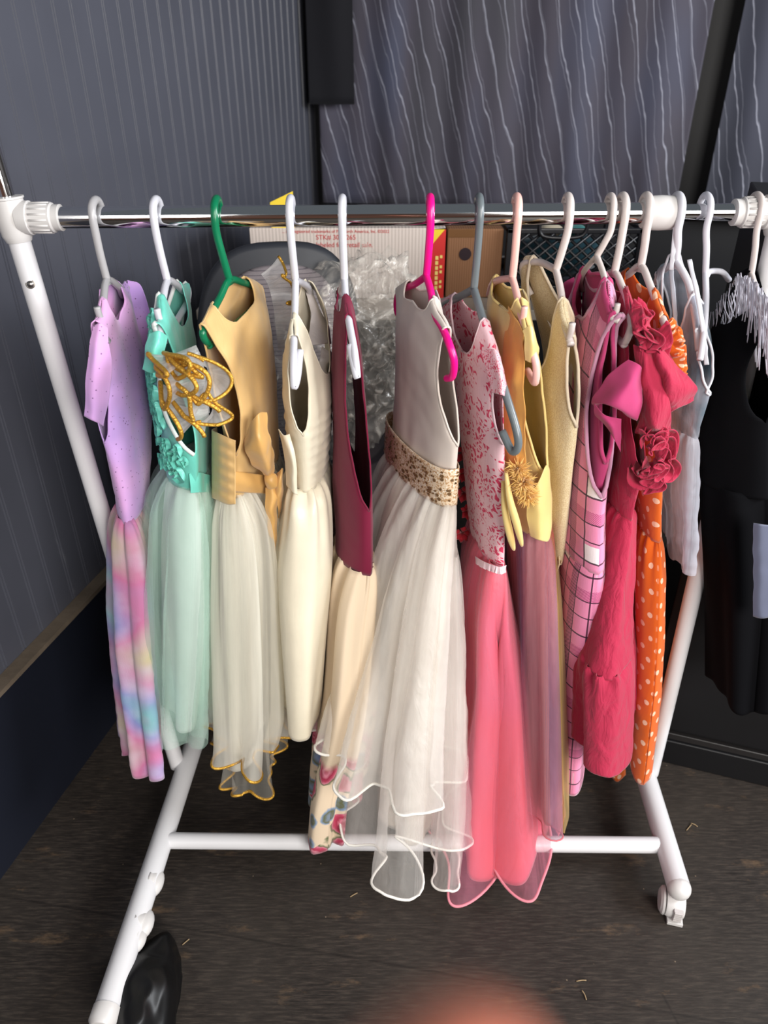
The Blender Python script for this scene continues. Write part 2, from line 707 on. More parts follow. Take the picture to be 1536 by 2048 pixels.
def plain(name, col, rough=0.4, metal=0.0, spec=0.5, noise_amt=0.0, bump=0.0, bscale=60, coat=0.0):
    m, nt, b = new_mat(name)
    if noise_amt:
        n = N_(nt, 'ShaderNodeTexNoise', i_Scale=14.0, i_Detail=6.0)
        nt.links.new(coords(nt), n.inputs['Vector'])
        col = mix(nt, n.outputs['Fac'], tuple(c * (1 - noise_amt) for c in col), tuple(min(1, c * (1 + noise_amt)) for c in col))
    set_color(nt, b, col)
    b.inputs['Roughness'].default_value = rough
    b.inputs['Metallic'].default_value = metal
    b.inputs['Specular IOR Level'].default_value = spec
    b.inputs['Coat Weight'].default_value = coat
    if bump:
        n = N_(nt, 'ShaderNodeTexNoise', i_Scale=float(bscale), i_Detail=4.0)
        nt.links.new(coords(nt), n.inputs['Vector'])
        bp = N_(nt, 'ShaderNodeBump', i_Strength=bump, i_Distance=0.004)
        nt.links.new(n.outputs['Fac'], bp.inputs['Height'])
        nt.links.new(bp.outputs[0], b.inputs['Normal'])
    return m


def hanger_plastic(name, col):
    m, nt, b = new_mat(name)
    set_color(nt, b, col)
    b.inputs['Roughness'].default_value = 0.28
    b.inputs['Subsurface Weight'].default_value = 0.08
    b.inputs['Subsurface Radius'].default_value = (0.004, 0.004, 0.004)
    n = N_(nt, 'ShaderNodeTexNoise', i_Scale=60.0, i_Detail=3.0)
    nt.links.new(coords(nt), n.inputs['Vector'])
    bp = N_(nt, 'ShaderNodeBump', i_Strength=0.06, i_Distance=0.002)
    nt.links.new(n.outputs['Fac'], bp.inputs['Height'])
    nt.links.new(bp.outputs[0], b.inputs['Normal'])
    return m
# ------------------------------------------------------------------ setting
WD = Vector((0.239, 0.971, 0)).normalized()          # direction in which the left wall runs away
WN = Vector((WD.y, -WD.x, 0))                        # its face, towards the room
W0 = Vector((-0.753, 0, 0)) - WN * 0.03
BD = WN                                              # the back wall runs along this
CORNER = W0 + WD * 2.15


def m_wall(name, base, worn, rough=0.42, dust=0.5):
    m, nt, b = new_mat(name)
    co = coords(nt)
    n = N_(nt, 'ShaderNodeTexNoise', i_Scale=5.0, i_Detail=6.0)
    nt.links.new(co, n.inputs['Vector'])
    c = mix(nt, n.outputs['Fac'], tuple(x * 0.85 for x in base), tuple(x * 1.12 for x in base))
    # chalky scuffs
    mp = N_(nt, 'ShaderNodeMapping')
    mp.inputs['Scale'].default_value = (2.2, 2.2, 1.3)
    mp.inputs['Rotation'].default_value = (0.4, 0.2, 0.5)
    nt.links.new(co, mp.inputs[0])
    n2 = N_(nt, 'ShaderNodeTexNoise', i_Scale=3.2, i_Detail=9.0, i_Roughness=0.62, i_Distortion=1.2)
    nt.links.new(mp.outputs[0], n2.inputs['Vector'])
    r = ramp(nt, n2.outputs['Fac'], [(0.66, (0, 0, 0)), (0.80, (dust,) * 3)])
    c = mix(nt, r.outputs[0], c, worn)
    set_color(nt, b, c)
    b.inputs['Roughness'].default_value = rough
    bp = N_(nt, 'ShaderNodeBump', i_Strength=0.06, i_Distance=0.003)
    n3 = N_(nt, 'ShaderNodeTexNoise', i_Scale=40.0, i_Detail=4.0)
    nt.links.new(co, n3.inputs['Vector'])
    nt.links.new(n3.outputs['Fac'], bp.inputs['Height'])
    nt.links.new(bp.outputs[0], b.inputs['Normal'])
    return m


M_WALL = m_wall('blue_grey_beadboard_paint', srgb(80, 82, 92), srgb(160, 162, 168), 0.4)
M_GROOVE = plain('groove_glint_tone', srgb(104, 108, 120), 0.5)  # paler tone paints the glints of light along the grooves
M_PLINTH = m_wall('navy_base_paint', srgb(18, 22, 34), srgb(60, 58, 58), 0.5, 0.3)
M_BLACK = m_wall('black_wall_paint', srgb(14, 14, 18), srgb(34, 34, 38), 0.6, 0.3)


def beadboard():
    mb = MB()
    prof = []        # (distance along wall, depth)
    sp, t = 0.0605, -2.4
    while t < 2.15:
        for d in (0.0, 0.0075):
            prof += [(t + d, 0), (t + d + 0.0012, -0.0025), (t + d + 0.0028, -0.0025), (t + d + 0.004, 0)]
        t += sp
    prof = [(-2.5, 0)] + prof + [(2.25, 0)]
    v, f, mi = [], [], []
    for (s, d) in prof:
        p = W0 + WD * s + WN * d
        v += [(p.x, p.y, 0.0), (p.x, p.y, 2.6)]
    for i in range(len(prof) - 1):
        f.append((2 * i, 2 * i + 2, 2 * i + 3, 2 * i + 1))
        mi.append(1 if prof[i][1] < 0 and prof[i + 1][1] < 0 else 0)
    # give it the thickness of the wall
    n = len(v)
    for s in (-2.5, 2.25):
        p = W0 + WD * s - WN * 0.1
        v += [(p.x, p.y, 0.0), (p.x, p.y, 2.6)]
    f.append((n, n + 1, n + 3, n + 2))
    mi.append(0)
    return structure(mesh_obj('wall_left', v, f, None, None, None, False, [M_WALL, M_GROOVE], mi))


beadboard()


def wall_box(name, org, d, n, s0, s1, t0, t1, z0, z1, mat, bevel=0.0):
    """box along direction d, thickness along n"""
    mb = MB()
    o = Vector(org)
    P = []
    for z in (z0, z1):
        for (s, t) in ((s0, t0), (s1, t0), (s1, t1), (s0, t1)):
            p = o + Vector(d) * s + Vector(n) * t
            P.append((p.x, p.y, z))
    mb.add(P, [(0, 3, 2, 1), (4, 5, 6, 7), (0, 1, 5, 4), (1, 2, 6, 5), (2, 3, 7, 6), (3, 0, 4, 7)])
    return mb.build(name, mat, None, smooth=False, bevel=bevel)


structure(wall_box('baseboard_left', W0, WD, WN, -2.4, 2.1, 0.0005, 0.03, 0.0, 0.385, M_PLINTH))
M_TAN = plain('worn_ledge_wood', srgb(104, 92, 78), 0.7, noise_amt=0.5, bump=0.3)
structure(wall_box('trim_1', W0, WD, WN, -2.4, 2.1, 0.0005, 0.033, 0.3855, 0.397, M_TAN))
structure(wall_box('wall_back', CORNER, BD, -WD, -0.1, 2.9, -0.1, 0.0, 0.0, 2.6, M_BLACK))


def m_floor():
    m, nt, b = new_mat('dark_worn_plywood')
    co = coords(nt)
    mp = N_(nt, 'ShaderNodeMapping')
    mp.inputs['Scale'].default_value = (1.0, 9.0, 1.0)
    mp.inputs['Rotation'].default_value = (0, 0, 0.06)
    nt.links.new(co, mp.inputs[0])
    g = N_(nt, 'ShaderNodeTexNoise', i_Scale=26.0, i_Detail=8.0, i_Roughness=0.7)
    nt.links.new(mp.outputs[0], g.inputs['Vector'])
    c = ramp(nt, g.outputs['Fac'], [(0.30, srgb(23, 20, 19)), (0.5, srgb(43, 38, 35)), (0.72, srgb(76, 67, 59))]).outputs[0]
    big = N_(nt, 'ShaderNodeTexNoise', i_Scale=2.3, i_Detail=5.0, i_Roughness=0.6)
    nt.links.new(co, big.inputs['Vector'])
    c = mix(nt, ramp(nt, big.outputs['Fac'], [(0.35, (0, 0, 0)), (0.7, (0.55,) * 3)]).outputs[0], c, srgb(64, 58, 52))
    # bare wood where the paint has worn through
    mp2 = N_(nt, 'ShaderNodeMapping')
    mp2.inputs['Scale'].default_value = (1.0, 2.6, 1.0)
    nt.links.new(co, mp2.inputs[0])
    wn = N_(nt, 'ShaderNodeTexNoise', i_Scale=7.0, i_Detail=7.0, i_Roughness=0.68)
    nt.links.new(mp2.outputs[0], wn.inputs['Vector'])
    wear = ramp(nt, wn.outputs['Fac'], [(0.60, (0, 0, 0)), (0.74, (0.7,) * 3)])
    c = mix(nt, wear.outputs[0], c, srgb(112, 90, 68))
    # crumbs and specks
    vo = N_(nt, 'ShaderNodeTexVoronoi', i_Scale=34.0)
    nt.links.new(co, vo.inputs['Vector'])
    sp = ramp(nt, vo.outputs['Distance'], [(0.035, (1, 1, 1)), (0.06, (0, 0, 0))])
    sel = ramp(nt, vo.outputs['Color'], [(0.72, (0, 0, 0)), (0.78, (0.8,) * 3)])
    c = mix(nt, mth(nt, 'MULTIPLY', sp.outputs[0], sel.outputs[0]), c, srgb(128, 112, 94))
    # sheet seams
    sx = N_(nt, 'ShaderNodeSeparateXYZ')
    nt.links.new(co, sx.inputs[0])
    seam_y = mth(nt, 'ABSOLUTE', mth(nt, 'ADD', mth(nt, 'ADD', sx.outputs[1], 0.415), mth(nt, 'MULTIPLY', sx.outputs[0], 0.17)))
    seam_x = mth(nt, 'ABSOLUTE', mth(nt, 'ADD', mth(nt, 'SUBTRACT', sx.outputs[0], 0.40), mth(nt, 'MULTIPLY', sx.outputs[1], 0.25)))
    s1 = ramp(nt, seam_y, [(0.0012, (1, 1, 1)), (0.0024, (0, 0, 0))]).outputs[0]
    below = mth(nt, 'LESS_THAN', sx.outputs[1], -0.47)
    s2 = mth(nt, 'MULTIPLY', ramp(nt, seam_x, [(0.001, (1, 1, 1)), (0.002, (0, 0, 0))]).outputs[0], below)
    c = mix(nt, mth(nt, 'MULTIPLY', mth(nt, 'MAXIMUM', s1, s2), 0.45), c, srgb(14, 12, 12))
    set_color(nt, b, c)
    rr = ramp(nt, g.outputs['Fac'], [(0.3, (0.42,) * 3), (0.8, (0.68,) * 3)])
    nt.links.new(rr.outputs[0], b.inputs['Roughness'])
    b.inputs['Specular IOR Level'].default_value = 0.3
    bp = N_(nt, 'ShaderNodeBump', i_Strength=0.25, i_Distance=0.002)
    nt.links.new(g.outputs['Fac'], bp.inputs['Height'])
    nt.links.new(bp.outputs[0], b.inputs['Normal'])
    return m


fl = MB().box((-2.4, -4.3, -0.05), (3.3, 2.6, 0.0)).build('floor', m_floor(), None, smooth=False)
structure(fl)

M_BOARD = plain('warm_board', srgb(150, 104, 84), 0.7, noise_amt=0.2)
structure(MB().box((-2.4, -4.3, 0.0), (3.3, -4.2, 2.9)).build('wall_front', M_BOARD, None, smooth=False))
structure(MB().box((3.2, -4.2, 0.0), (3.3, 2.4, 2.9)).build('wall_right', plain('grey_board', srgb(96, 92, 92), 0.7), None, smooth=False))

# ------------------------------------------------------------------ black cabinet at the right end
def cabinet():
    o = Vector((0.63, 0.09, 0))
    d = Vector((0.95, -0.313, 0)).normalized()
    n = Vector((-d.y, d.x, 0))       # towards the back
    t = empty('cabinet', o + d * 0.4 + n * 0.2, 'tall black cabinet on a plinth standing behind the right end of the rack', 'cabinet')
    def bx(name, s0, s1, t0, t1, z0, z1, mat, bev=0.003):
        b = wall_box(name, o, d, n, s0, s1, t0, t1, z0, z1, mat, bev)
        b.parent = t
        b.matrix_parent_inverse = t.matrix_basis.inverted()
        return b
    mk = plain('black_lacquer', srgb(9, 9, 12), 0.5, noise_amt=0.3)
    bx('body', 0, 0.95, 0.012, 0.42, 0.095, 1.27, mk)
    bx('plinth', -0.01, 0.96, -0.004, 0.42, 0.0, 0.075, mk)
    bx('moulding', -0.006, 0.956, 0.002, 0.42, 0.075, 0.095, plain('black_moulding', srgb(34, 32, 32), 0.4))
    bx('door', 0.02, 0.47, 0.0, 0.012, 0.11, 1.25, mk)
    bx('door', 0.48, 0.93, 0.0, 0.012, 0.11, 1.25, mk)


cabinet()


# ------------------------------------------------------------------ striped curtains on the back wall
def m_curtain(name, c0, c1, c2):
    m, nt, b = new_mat(name)
    uv = coords(nt, 'UV')
    n = N_(nt, 'ShaderNodeTexNoise', i_Scale=2.2, i_Detail=3.0)
    mp = N_(nt, 'ShaderNodeMapping')
    mp.inputs['Scale'].default_value = (6, 1.6, 1)
    nt.links.new(uv, mp.inputs[0])
    nt.links.new(mp.outputs[0], n.inputs['Vector'])
    big = N_(nt, 'ShaderNodeTexNoise', i_Scale=1.1, i_Detail=2.0)
    mp2 = N_(nt, 'ShaderNodeMapping')
    mp2.inputs['Scale'].default_value = (3.0, 0.7, 1)
    nt.links.new(uv, mp2.inputs[0])
    nt.links.new(mp2.outputs[0], big.inputs['Vector'])
    c = ramp(nt, big.outputs['Fac'], [(0.3, c0), (0.5, c1), (0.72, c2)]).outputs[0]
    sx = N_(nt, 'ShaderNodeSeparateXYZ')
    nt.links.new(uv, sx.inputs[0])
    u = mth(nt, 'ADD', sx.outputs[0], mth(nt, 'MULTIPLY', n.outputs['Fac'], 0.05))
    u = mth(nt, 'SUBTRACT', u, mth(nt, 'MULTIPLY', sx.outputs[1], 0.28))
    for per, wid, st in ((0.060, 0.034, 0.62), (0.047, 0.03, 0.25)):
        fr = mth(nt, 'FRACT', mth(nt, 'DIVIDE', u, per))
        dd = mth(nt, 'ABSOLUTE', mth(nt, 'SUBTRACT', fr, 0.5))
        ln = ramp(nt, dd, [(wid * 0.4, (st,) * 3), (wid, (0, 0, 0))]).outputs[0]
        c = mix(nt, ln, c, srgb(176, 178, 192))
    set_color(nt, b, c)
    b.inputs['Roughness'].default_value = 0.75
    b.inputs['Sheen Weight'].default_value = 0.15
    weave_bump(nt, b, 400, 0.1)
    return m


def curtain(s0, s1, label, mat, seed, zb=1.0, off=0.10, name='curtain', cat='curtain'):
    rng = random.Random(seed)
    rows, cols = 40, 220
    V, uv = [], []
    for i in range(rows):
        z = 2.45 - (2.45 - zb) * i / (rows - 1)
        for j in range(cols):
            s = s0 + (s1 - s0) * j / (cols - 1)
            w = 0.009 * sin(s * 21 + 0.9 * sin(z * 3 + seed)) + 0.004 * sin(s * 47 + z * 1.5 + seed)
            p = CORNER + BD * s - WD * (off + w)
            V.append((p.x, p.y, z))
            uv.append((s, 2.45 - z))
    o = mesh_obj(name, V, grid_faces(rows, cols), mat, None, uv)
    thicken(o, 0.003)
    return tag(o, label, cat)


def wall_s(px, py=200):
    """where the sight line of a photograph column meets the back wall, measured from the corner"""
    d = Vector(ray(px, py))
    o = Vector((0, -DIST, HC))
    k = (CORNER - WD * 0.1 - o).dot(WD) / d.dot(WD)
    return ((o + d * k) - CORNER).dot(BD)


M_CUR1 = m_curtain('dark_pinstripe_cloth', srgb(56, 56, 62), srgb(64, 60, 72), srgb(62, 69, 92))
M_CUR2 = m_curtain('navy_pinstripe_cloth', srgb(40, 42, 52), srgb(48, 50, 62), srgb(56, 58, 74))
curtain(wall_s(640), wall_s(1392), 'wide dark violet-grey curtain with thin pale stripes hung above the chrome rod', M_CUR1, 3)
curtain(wall_s(1450), wall_s(1700), 'narrow dark navy striped curtain at the right edge of the photo', M_CUR2, 8)

# ------------------------------------------------------------------ garment rack
M_WHITE = plain('white_powder_coat', srgb(218, 217, 219), 0.35, noise_amt=0.03)
M_PLAST = plain('white_moulded_plastic', srgb(206, 203, 201), 0.42, noise_amt=0.03)
M_CHROME = plain('chrome', (0.86, 0.86, 0.86), 0.07, metal=1.0)
M_GREY = plain('grey_moulded_plastic', srgb(196, 190, 188), 0.5)
M_DARKM = plain('dark_gap', srgb(20, 20, 22), 0.6)

RODL, RODR = U(25, 436, 0), U(1565, 424, 0)


def rod_at(px):
    t = (px - 25) / (1565 - 25)
    return RODL * (1 - t) + RODR * t


def rack():
    fl, frt = FLOOR(355, 1530, .08), FLOOR(1302, 1545, .08)
    t = empty('garment_rack', (0.03, -0.1, 0), 'white and chrome rolling garment rack holding the row of dresses', 'clothes rack')
    # rod: wide tube and the thinner one telescoping out of it
    mid = rod_at(1320)
    MB().tube([rod_at(40), mid], 0.0155, 32).build('hanging_rod', M_CHROME, t, sharp=40)
    o = MB().tube([mid, rod_at(1555)], 0.0128, 32).build('hanging_rod', M_CHROME, t, sharp=40)
    ax = Vector(tuple(RODR - RODL)).normalized()
    # telescoping lock collar
    MB().lathe([(0.0, -0.026), (0.021, -0.026), (0.024, -0.02), (0.025, 0.0), (0.024, 0.02), (0.019, 0.027), (0.0, 0.027)], mid, ax, 36).build('lock_collar', M_PLAST, t, sharp=50)
    # posts
    jl, jr = Vector(tuple(RODL)), Vector(tuple(RODR))
    for j, f in ((jl, fl), (jr, frt)):
        f = Vector(tuple(f))
        MB().tube([f, j + (f - j).normalized() * 0.02], 0.0165, 28).build('post', M_WHITE, t, sharp=50)
        up = (j - f).normalized()
        if j.x < 0:
            MB().tube([j + up * 0.02, j + up * 0.62], 0.0125, 28).build('upper_post', M_CHROME, t, sharp=50)
        sg = 1 if j.x < 0 else -1
        c = MB()
        c.lathe([(0.0, -0.034), (0.0185, -0.034), (0.0225, -0.024), (0.0235, 0.0), (0.0225, 0.026), (0.0245, 0.027), (0.0245, 0.03), (0.014, 0.03)], j, up, 36)
        c.lathe([(0.0, 0.006), (0.0235, 0.012), (0.0245, 0.02), (0.0245, 0.028), (0.0215, 0.029), (0.0215, 0.062), (0.0188, 0.064), (0.0192, 0.074), (0.0165, 0.0745)], j, ax * sg, 40)
        con = c.build('corner_joint', M_PLAST, t, sharp=35)
        r = MB()
        a, b2 = Vector((0, 0, 1)), Vector((0, -1, 0))
        for k in range(16):
            an = 2 * pi * k / 16
            d = (a * cos(an) + b2 * sin(an)) * 0.0213
            r.tube([j + ax * sg * 0.032 + d, j + ax * sg * 0.059 + d], 0.0016, 8)
        r.build('grip_ribs', M_PLAST, con)
        # screw in the post, facing the room
        q = j + (f - j) * ((U(62, 568, -0.016)[2] - j.z) / (f.z - j.z)) + Vector((0.004, -0.0155, 0))
        s = MB()
        s.lathe([(0.0, -0.003), (0.0052, -0.003), (0.0052, 0.001), (0.003, 0.003), (0, 0.0034)], q, (0.15, -1, 0.2), 20)
        s.lathe([(0.0072, -0.001), (0.0072, 0.0002), (0.0056, 0.0006)], q, (0.15, -1, 0.2), 20)
        s.build('screw', plain('screw_steel', (0.35, 0.33, 0.3), 0.3, metal=1.0), t, sharp=40)
    # feet and cross bar
    fa, fb = Vector(tuple(FLOOR(388, 1487, .08))), Vector(tuple(FLOOR(206, 2040, .08)))
    MB().tube(smooth_path([fa + (fa - fb) * 0.25, fa, fb], 20), 0.0225, 32).build('foot_tube', M_WHITE, t, sharp=50)
    capm = MB()
    capm.lathe([(0.0, -0.02), (0.0238, -0.02), (0.0238, 0.004), (0.018, 0.012), (0.0, 0.015)], fb, fb - fa, 28)
    capm.build('end_cap', M_PLAST, t, sharp=40)
    # lobed bracket of the left wheel, seen beside the tube
    d = (fb - fa).normalized()
    sd = Vector((-d.y, d.x, 0))
    if sd.x < 0:
        sd = -sd
    lob = MB()
    for (px, py, r, ln) in ((318, 1768, 0.021, 0.034), (298, 1850, 0.020, 0.042), (284, 1880, 0.018, 0.040)):
        c = Vector(tuple(FLOOR(px, py, .075)))
        base = fa + d * (c - fa).dot(d)
        pts = [base, base + (c - base) * 0.6, c - (c - base).normalized() * r * 0.55]
        lob.tube(smooth_path(pts, 8), [r * 1.15, r * 1.1, r * 1.08, r * 1.05, r * 1.02, r, r, r * .96, r * .9][:len(smooth_path(pts, 8))], 24)
        cc = pts[-1]
        v, f = [], []
        for i in range(9):
            th = pi * i / 8
            for k in range(20):
                a = 2 * pi * k / 20
                v.append(cc + sd * (r * sin(th) * cos(a)) + d * (r * 1.5 * sin(th) * sin(a)) + Vector((0, 0, r * 0.8 * cos(th))))
        lob.add(v, grid_faces(9, 20, True))
    lob.build('caster_bracket', M_PLAST, t)
    ga, gb = Vector(tuple(FLOOR(1288, 1540, .08))), Vector(tuple(FLOOR(1358, 1776, .08)))
    MB().tube(smooth_path([ga, gb], 6), 0.0225, 32).build('foot_tube', M_WHITE, t, sharp=50)
    v, f = [], []
    for i in range(13):
        th = pi * i / 12
        for k in range(28):
            a = 2 * pi * k / 28
            v.append(gb + Vector((0.0232 * sin(th) * cos(a), 0.0232 * sin(th) * sin(a), 0.0232 * cos(th))))
    MB().add(v, grid_faces(13, 28, True)).build('end_cap', M_PLAST, t)
    b0, b1 = FLOOR(328, 1681, .08), FLOOR(1316, 1690, .08)
    MB().tube([b0, b1], 0.0165, 28).build('cross_bar', M_WHITE, t, sharp=50)
    # caster under the right foot
    cs = Vector((gb.x - 0.006, gb.y + 0.004, 0.029))
    cb = MB()
    cb.lathe([(0, -0.010), (0.027, -0.010), (0.0285, -0.006), (0.0285, 0.022), (0.027, 0.025), (0, 0.025)], cs, (1, -0.25, 0), 36)
    cb.tube([cs + Vector((0.01, 0, 0.02)), gb], 0.009, 16)
    k = cb.build('caster', M_PLAST, t, sharp=40)
    wv = MB()
    wv.lathe([(0, -0.021), (0.021, -0.021), (0.0235, -0.019), (0.0265, -0.017), (0.028, -0.013), (0.0, -0.0105)], cs, (1, -0.25, 0), 36)
    wv.build('wheel', M_PLAST, k, sharp=30)
    tb = MB()
    rt = Vector((1, -0.25, 0)).to_track_quat('X', 'Z').to_matrix()
    for i in range(5):
        tb.box((0.004, -0.034, -0.013 + i * 0.0055), (0.02, -0.026 - 0.001 * i, -0.0085 + i * 0.0055), rt, cs)
    tb.box((0.003, -0.031, -0.016), (0.021, -0.024, 0.015), rt, cs)
    tb.build('brake_tab', M_GREY, k, smooth=False, bevel=0.0008)
    fo = MB()
    fo.box((-0.004, -0.033, -0.0285), (0.026, -0.01, -0.020), rt, cs)
    fo.build('brake_foot', M_PLAST, k, smooth=False, bevel=0.001)


rack()


# ------------------------------------------------------------------ things behind the rack
def rounded_slab(c, ax, ay, az, w, h, d, rad, rows=14, bulge=0.0, n=2.6):
    """superellipse slab: width along ax, height along ay, depth along az"""
    v, f = [], []
    K = 56
    prof = [(-0.5, 0.0), (-0.5, 0.55), (-0.46, 0.86), (-0.34, 0.97), (0.0, 1.0), (0.3, 0.97), (0.44, 0.86), (0.5, 0.55), (0.5 + bulge, 0.25), (0.5 + bulge * 1.1, 0.0)]
    for (dz, sc) in prof:
        for k in range(K):
            a = 2 * pi * k / K
            x = math.copysign(abs(cos(a)) ** (2 / n), cos(a)) * (w / 2 - (1 - sc) * rad if sc > 0.5 else w / 2 * sc)
            y = math.copysign(abs(sin(a)) ** (2 / n), sin(a)) * (h / 2 - (1 - sc) * rad if sc > 0.5 else h / 2 * sc)
            v.append(Vector(c) + ax * x + ay * y + az * (dz * d))
    return v, grid_faces(len(prof), K, True)


def m_stripes(name, c0, c1, per, axis='X', rough=0.85):
    m, nt, b = new_mat(name)
    sx = N_(nt, 'ShaderNodeSeparateXYZ')
    nt.links.new(coords(nt), sx.inputs[0])
    fr = mth(nt, 'FRACT', mth(nt, 'DIVIDE', sx.outputs[axis], per))
    l = ramp(nt, mth(nt, 'ABSOLUTE', mth(nt, 'SUBTRACT', fr, 0.5)), [(0.07, (1, 1, 1)), (0.13, (0, 0, 0))]).outputs[0]
    n = N_(nt, 'ShaderNodeTexNoise', i_Scale=180.0, i_Detail=2.0)
    nt.links.new(coords(nt), n.inputs['Vector'])
    set_color(nt, b, mix(nt, l, mix(nt, n.outputs['Fac'], tuple(x * .8 for x in c0), c0), c1))
    b.inputs['Roughness'].default_value = rough
    weave_bump(nt, b, 700, 0.2)
    return m


def office_chair():
    Yc = 0.42
    t = empty('office_chair', (-0.19, Yc + 0.2, 0), 'grey striped office chair with a dark frame behind the dresses, plastic over it', 'office chair')
    blk = plain('charcoal_chair_plastic', srgb(44, 46, 52), 0.5, noise_amt=0.1)
    fab = m_stripes('grey_pinstripe_upholstery', srgb(146, 136, 138), srgb(96, 88, 94), 0.0085, 'Z')
    ax, ay = Vector((0.985, 0.17, 0)), Vector((0.03, 0.16, 0.98)).normalized()
    az = ax.cross(ay).normalized()
    c = Vector((-0.235, Yc, 0.895))
    v, f = rounded_slab(c, ax, ay, az, 0.36, 0.53, 0.06, 0.03, n=3.0)
    MB().add(v, f).build('back_shell', blk, t)
    v, f = rounded_slab(c + az * 0.02 + ay * 0.0, ax, ay, az, 0.285, 0.44, 0.06, 0.03, bulge=0.22, n=2.8)
    MB().add(v, f).build('back_pad', fab, t)
    hx, hy, hz = Vector((0.985, 0.17, 0)), Vector((-0.17, 0.985, 0.03)), Vector((0, 0, 1))
    v, f = rounded_slab(Vector((-0.15, Yc + 0.27, 0.50)), hx, hy, hz, 0.48, 0.48, 0.09, 0.03, bulge=0.1, n=3.4)
    MB().add(v, f).build('seat', fab, t)
    MB().tube(smooth_path([(-0.18, Yc + 0.08, 0.72), (-0.18, Yc + 0.06, 0.55), (-0.16, Yc + 0.12, 0.45), (-0.15, Yc + 0.3, 0.45)], 20), 0.025, 14).build('back_bracket', blk, t)
    MB().tube([(-0.15, Yc + 0.3, 0.46), (-0.15, Yc + 0.3, 0.09)], 0.026, 18).build('gas_column', blk, t)
    for k in range(5):
        a = 2 * pi * k / 5 + 0.3
        e = Vector((-0.15 + 0.24 * cos(a), Yc + 0.3 + 0.24 * sin(a), 0.06))
        MB().tube([(-0.15, Yc + 0.3, 0.1), e], [0.022, 0.014], 12).build('leg', blk, t)
        MB().lathe([(0, -0.02), (0.022, -0.02), (0.025, -0.015), (0.025, 0.015), (0.022, 0.02), (0, 0.02)], e + Vector((0, 0, -0.034)), (-sin(a), cos(a), 0), 20).build('caster', blk, t, sharp=40)


office_chair()


def table():
    t = empty('table', (0.14, 0.96, 0), 'pale folding table behind the rack carrying the cartons and crate', 'table')
    pt = plain('pale_laminate', srgb(170, 160, 148), 0.5)
    MB().box((-0.47, 0.66, 0.925), (0.70, 1.26, 0.952)).build('tabletop', pt, t, smooth=False, bevel=0.004)
    lg = plain('dark_steel', srgb(40, 40, 42), 0.4)
    for x in (-0.44, 0.66):
        for y in (0.70, 1.22):
            MB().tube([(x, y, 0), (x, y, 0.925)], 0.014, 14).build('leg', lg, t)


table()


def m_corr(name, col, per=0.0085, amt=0.12):
    m, nt, b = new_mat(name)
    sx = N_(nt, 'ShaderNodeSeparateXYZ')
    nt.links.new(coords(nt), sx.inputs[0])
    w = mth(nt, 'SINE', mth(nt, 'MULTIPLY', sx.outputs[0], 2 * pi / per))
    n = N_(nt, 'ShaderNodeTexNoise', i_Scale=9.0, i_Detail=5.0)
    nt.links.new(coords(nt), n.inputs['Vector'])
    c = mix(nt, n.outputs['Fac'], tuple(x * 0.9 for x in col), col)
    set_color(nt, b, c)
    b.inputs['Roughness'].default_value = 0.75
    bp = N_(nt, 'ShaderNodeBump', i_Strength=0.16, i_Distance=0.002)
    nt.links.new(w, bp.inputs['Height'])
    nt.links.new(bp.outputs[0], b.inputs['Normal'])
    return m


def text_mesh(txt, size, loc, mat, parent, name='printed_text', rot=(radians(90), 0, 0), align='CENTER', spacing=1.0):
    cu = bpy.data.curves.new(name, 'FONT')
    cu.body = txt
    cu.size = size
    cu.align_x = align
    cu.align_y = 'CENTER'
    cu.extrude = 0.0002
    cu.space_character = spacing
    o = bpy.data.objects.new('tmp_text', cu)
    COL.objects.link(o)
    dg = bpy.context.evaluated_depsgraph_get()
    me = bpy.data.meshes.new_from_object(o.evaluated_get(dg))
    bpy.data.objects.remove(o)
    from mathutils import Euler, Matrix
    me.transform(Matrix.Translation(loc) @ Euler(rot).to_matrix().to_4x4())
    me.transform(world_mat(parent).inverted())
    me.materials.clear()
    me.materials.append(mat)
    me.name = name
    ob = bpy.data.objects.new(name, me)
    return link(ob, parent)


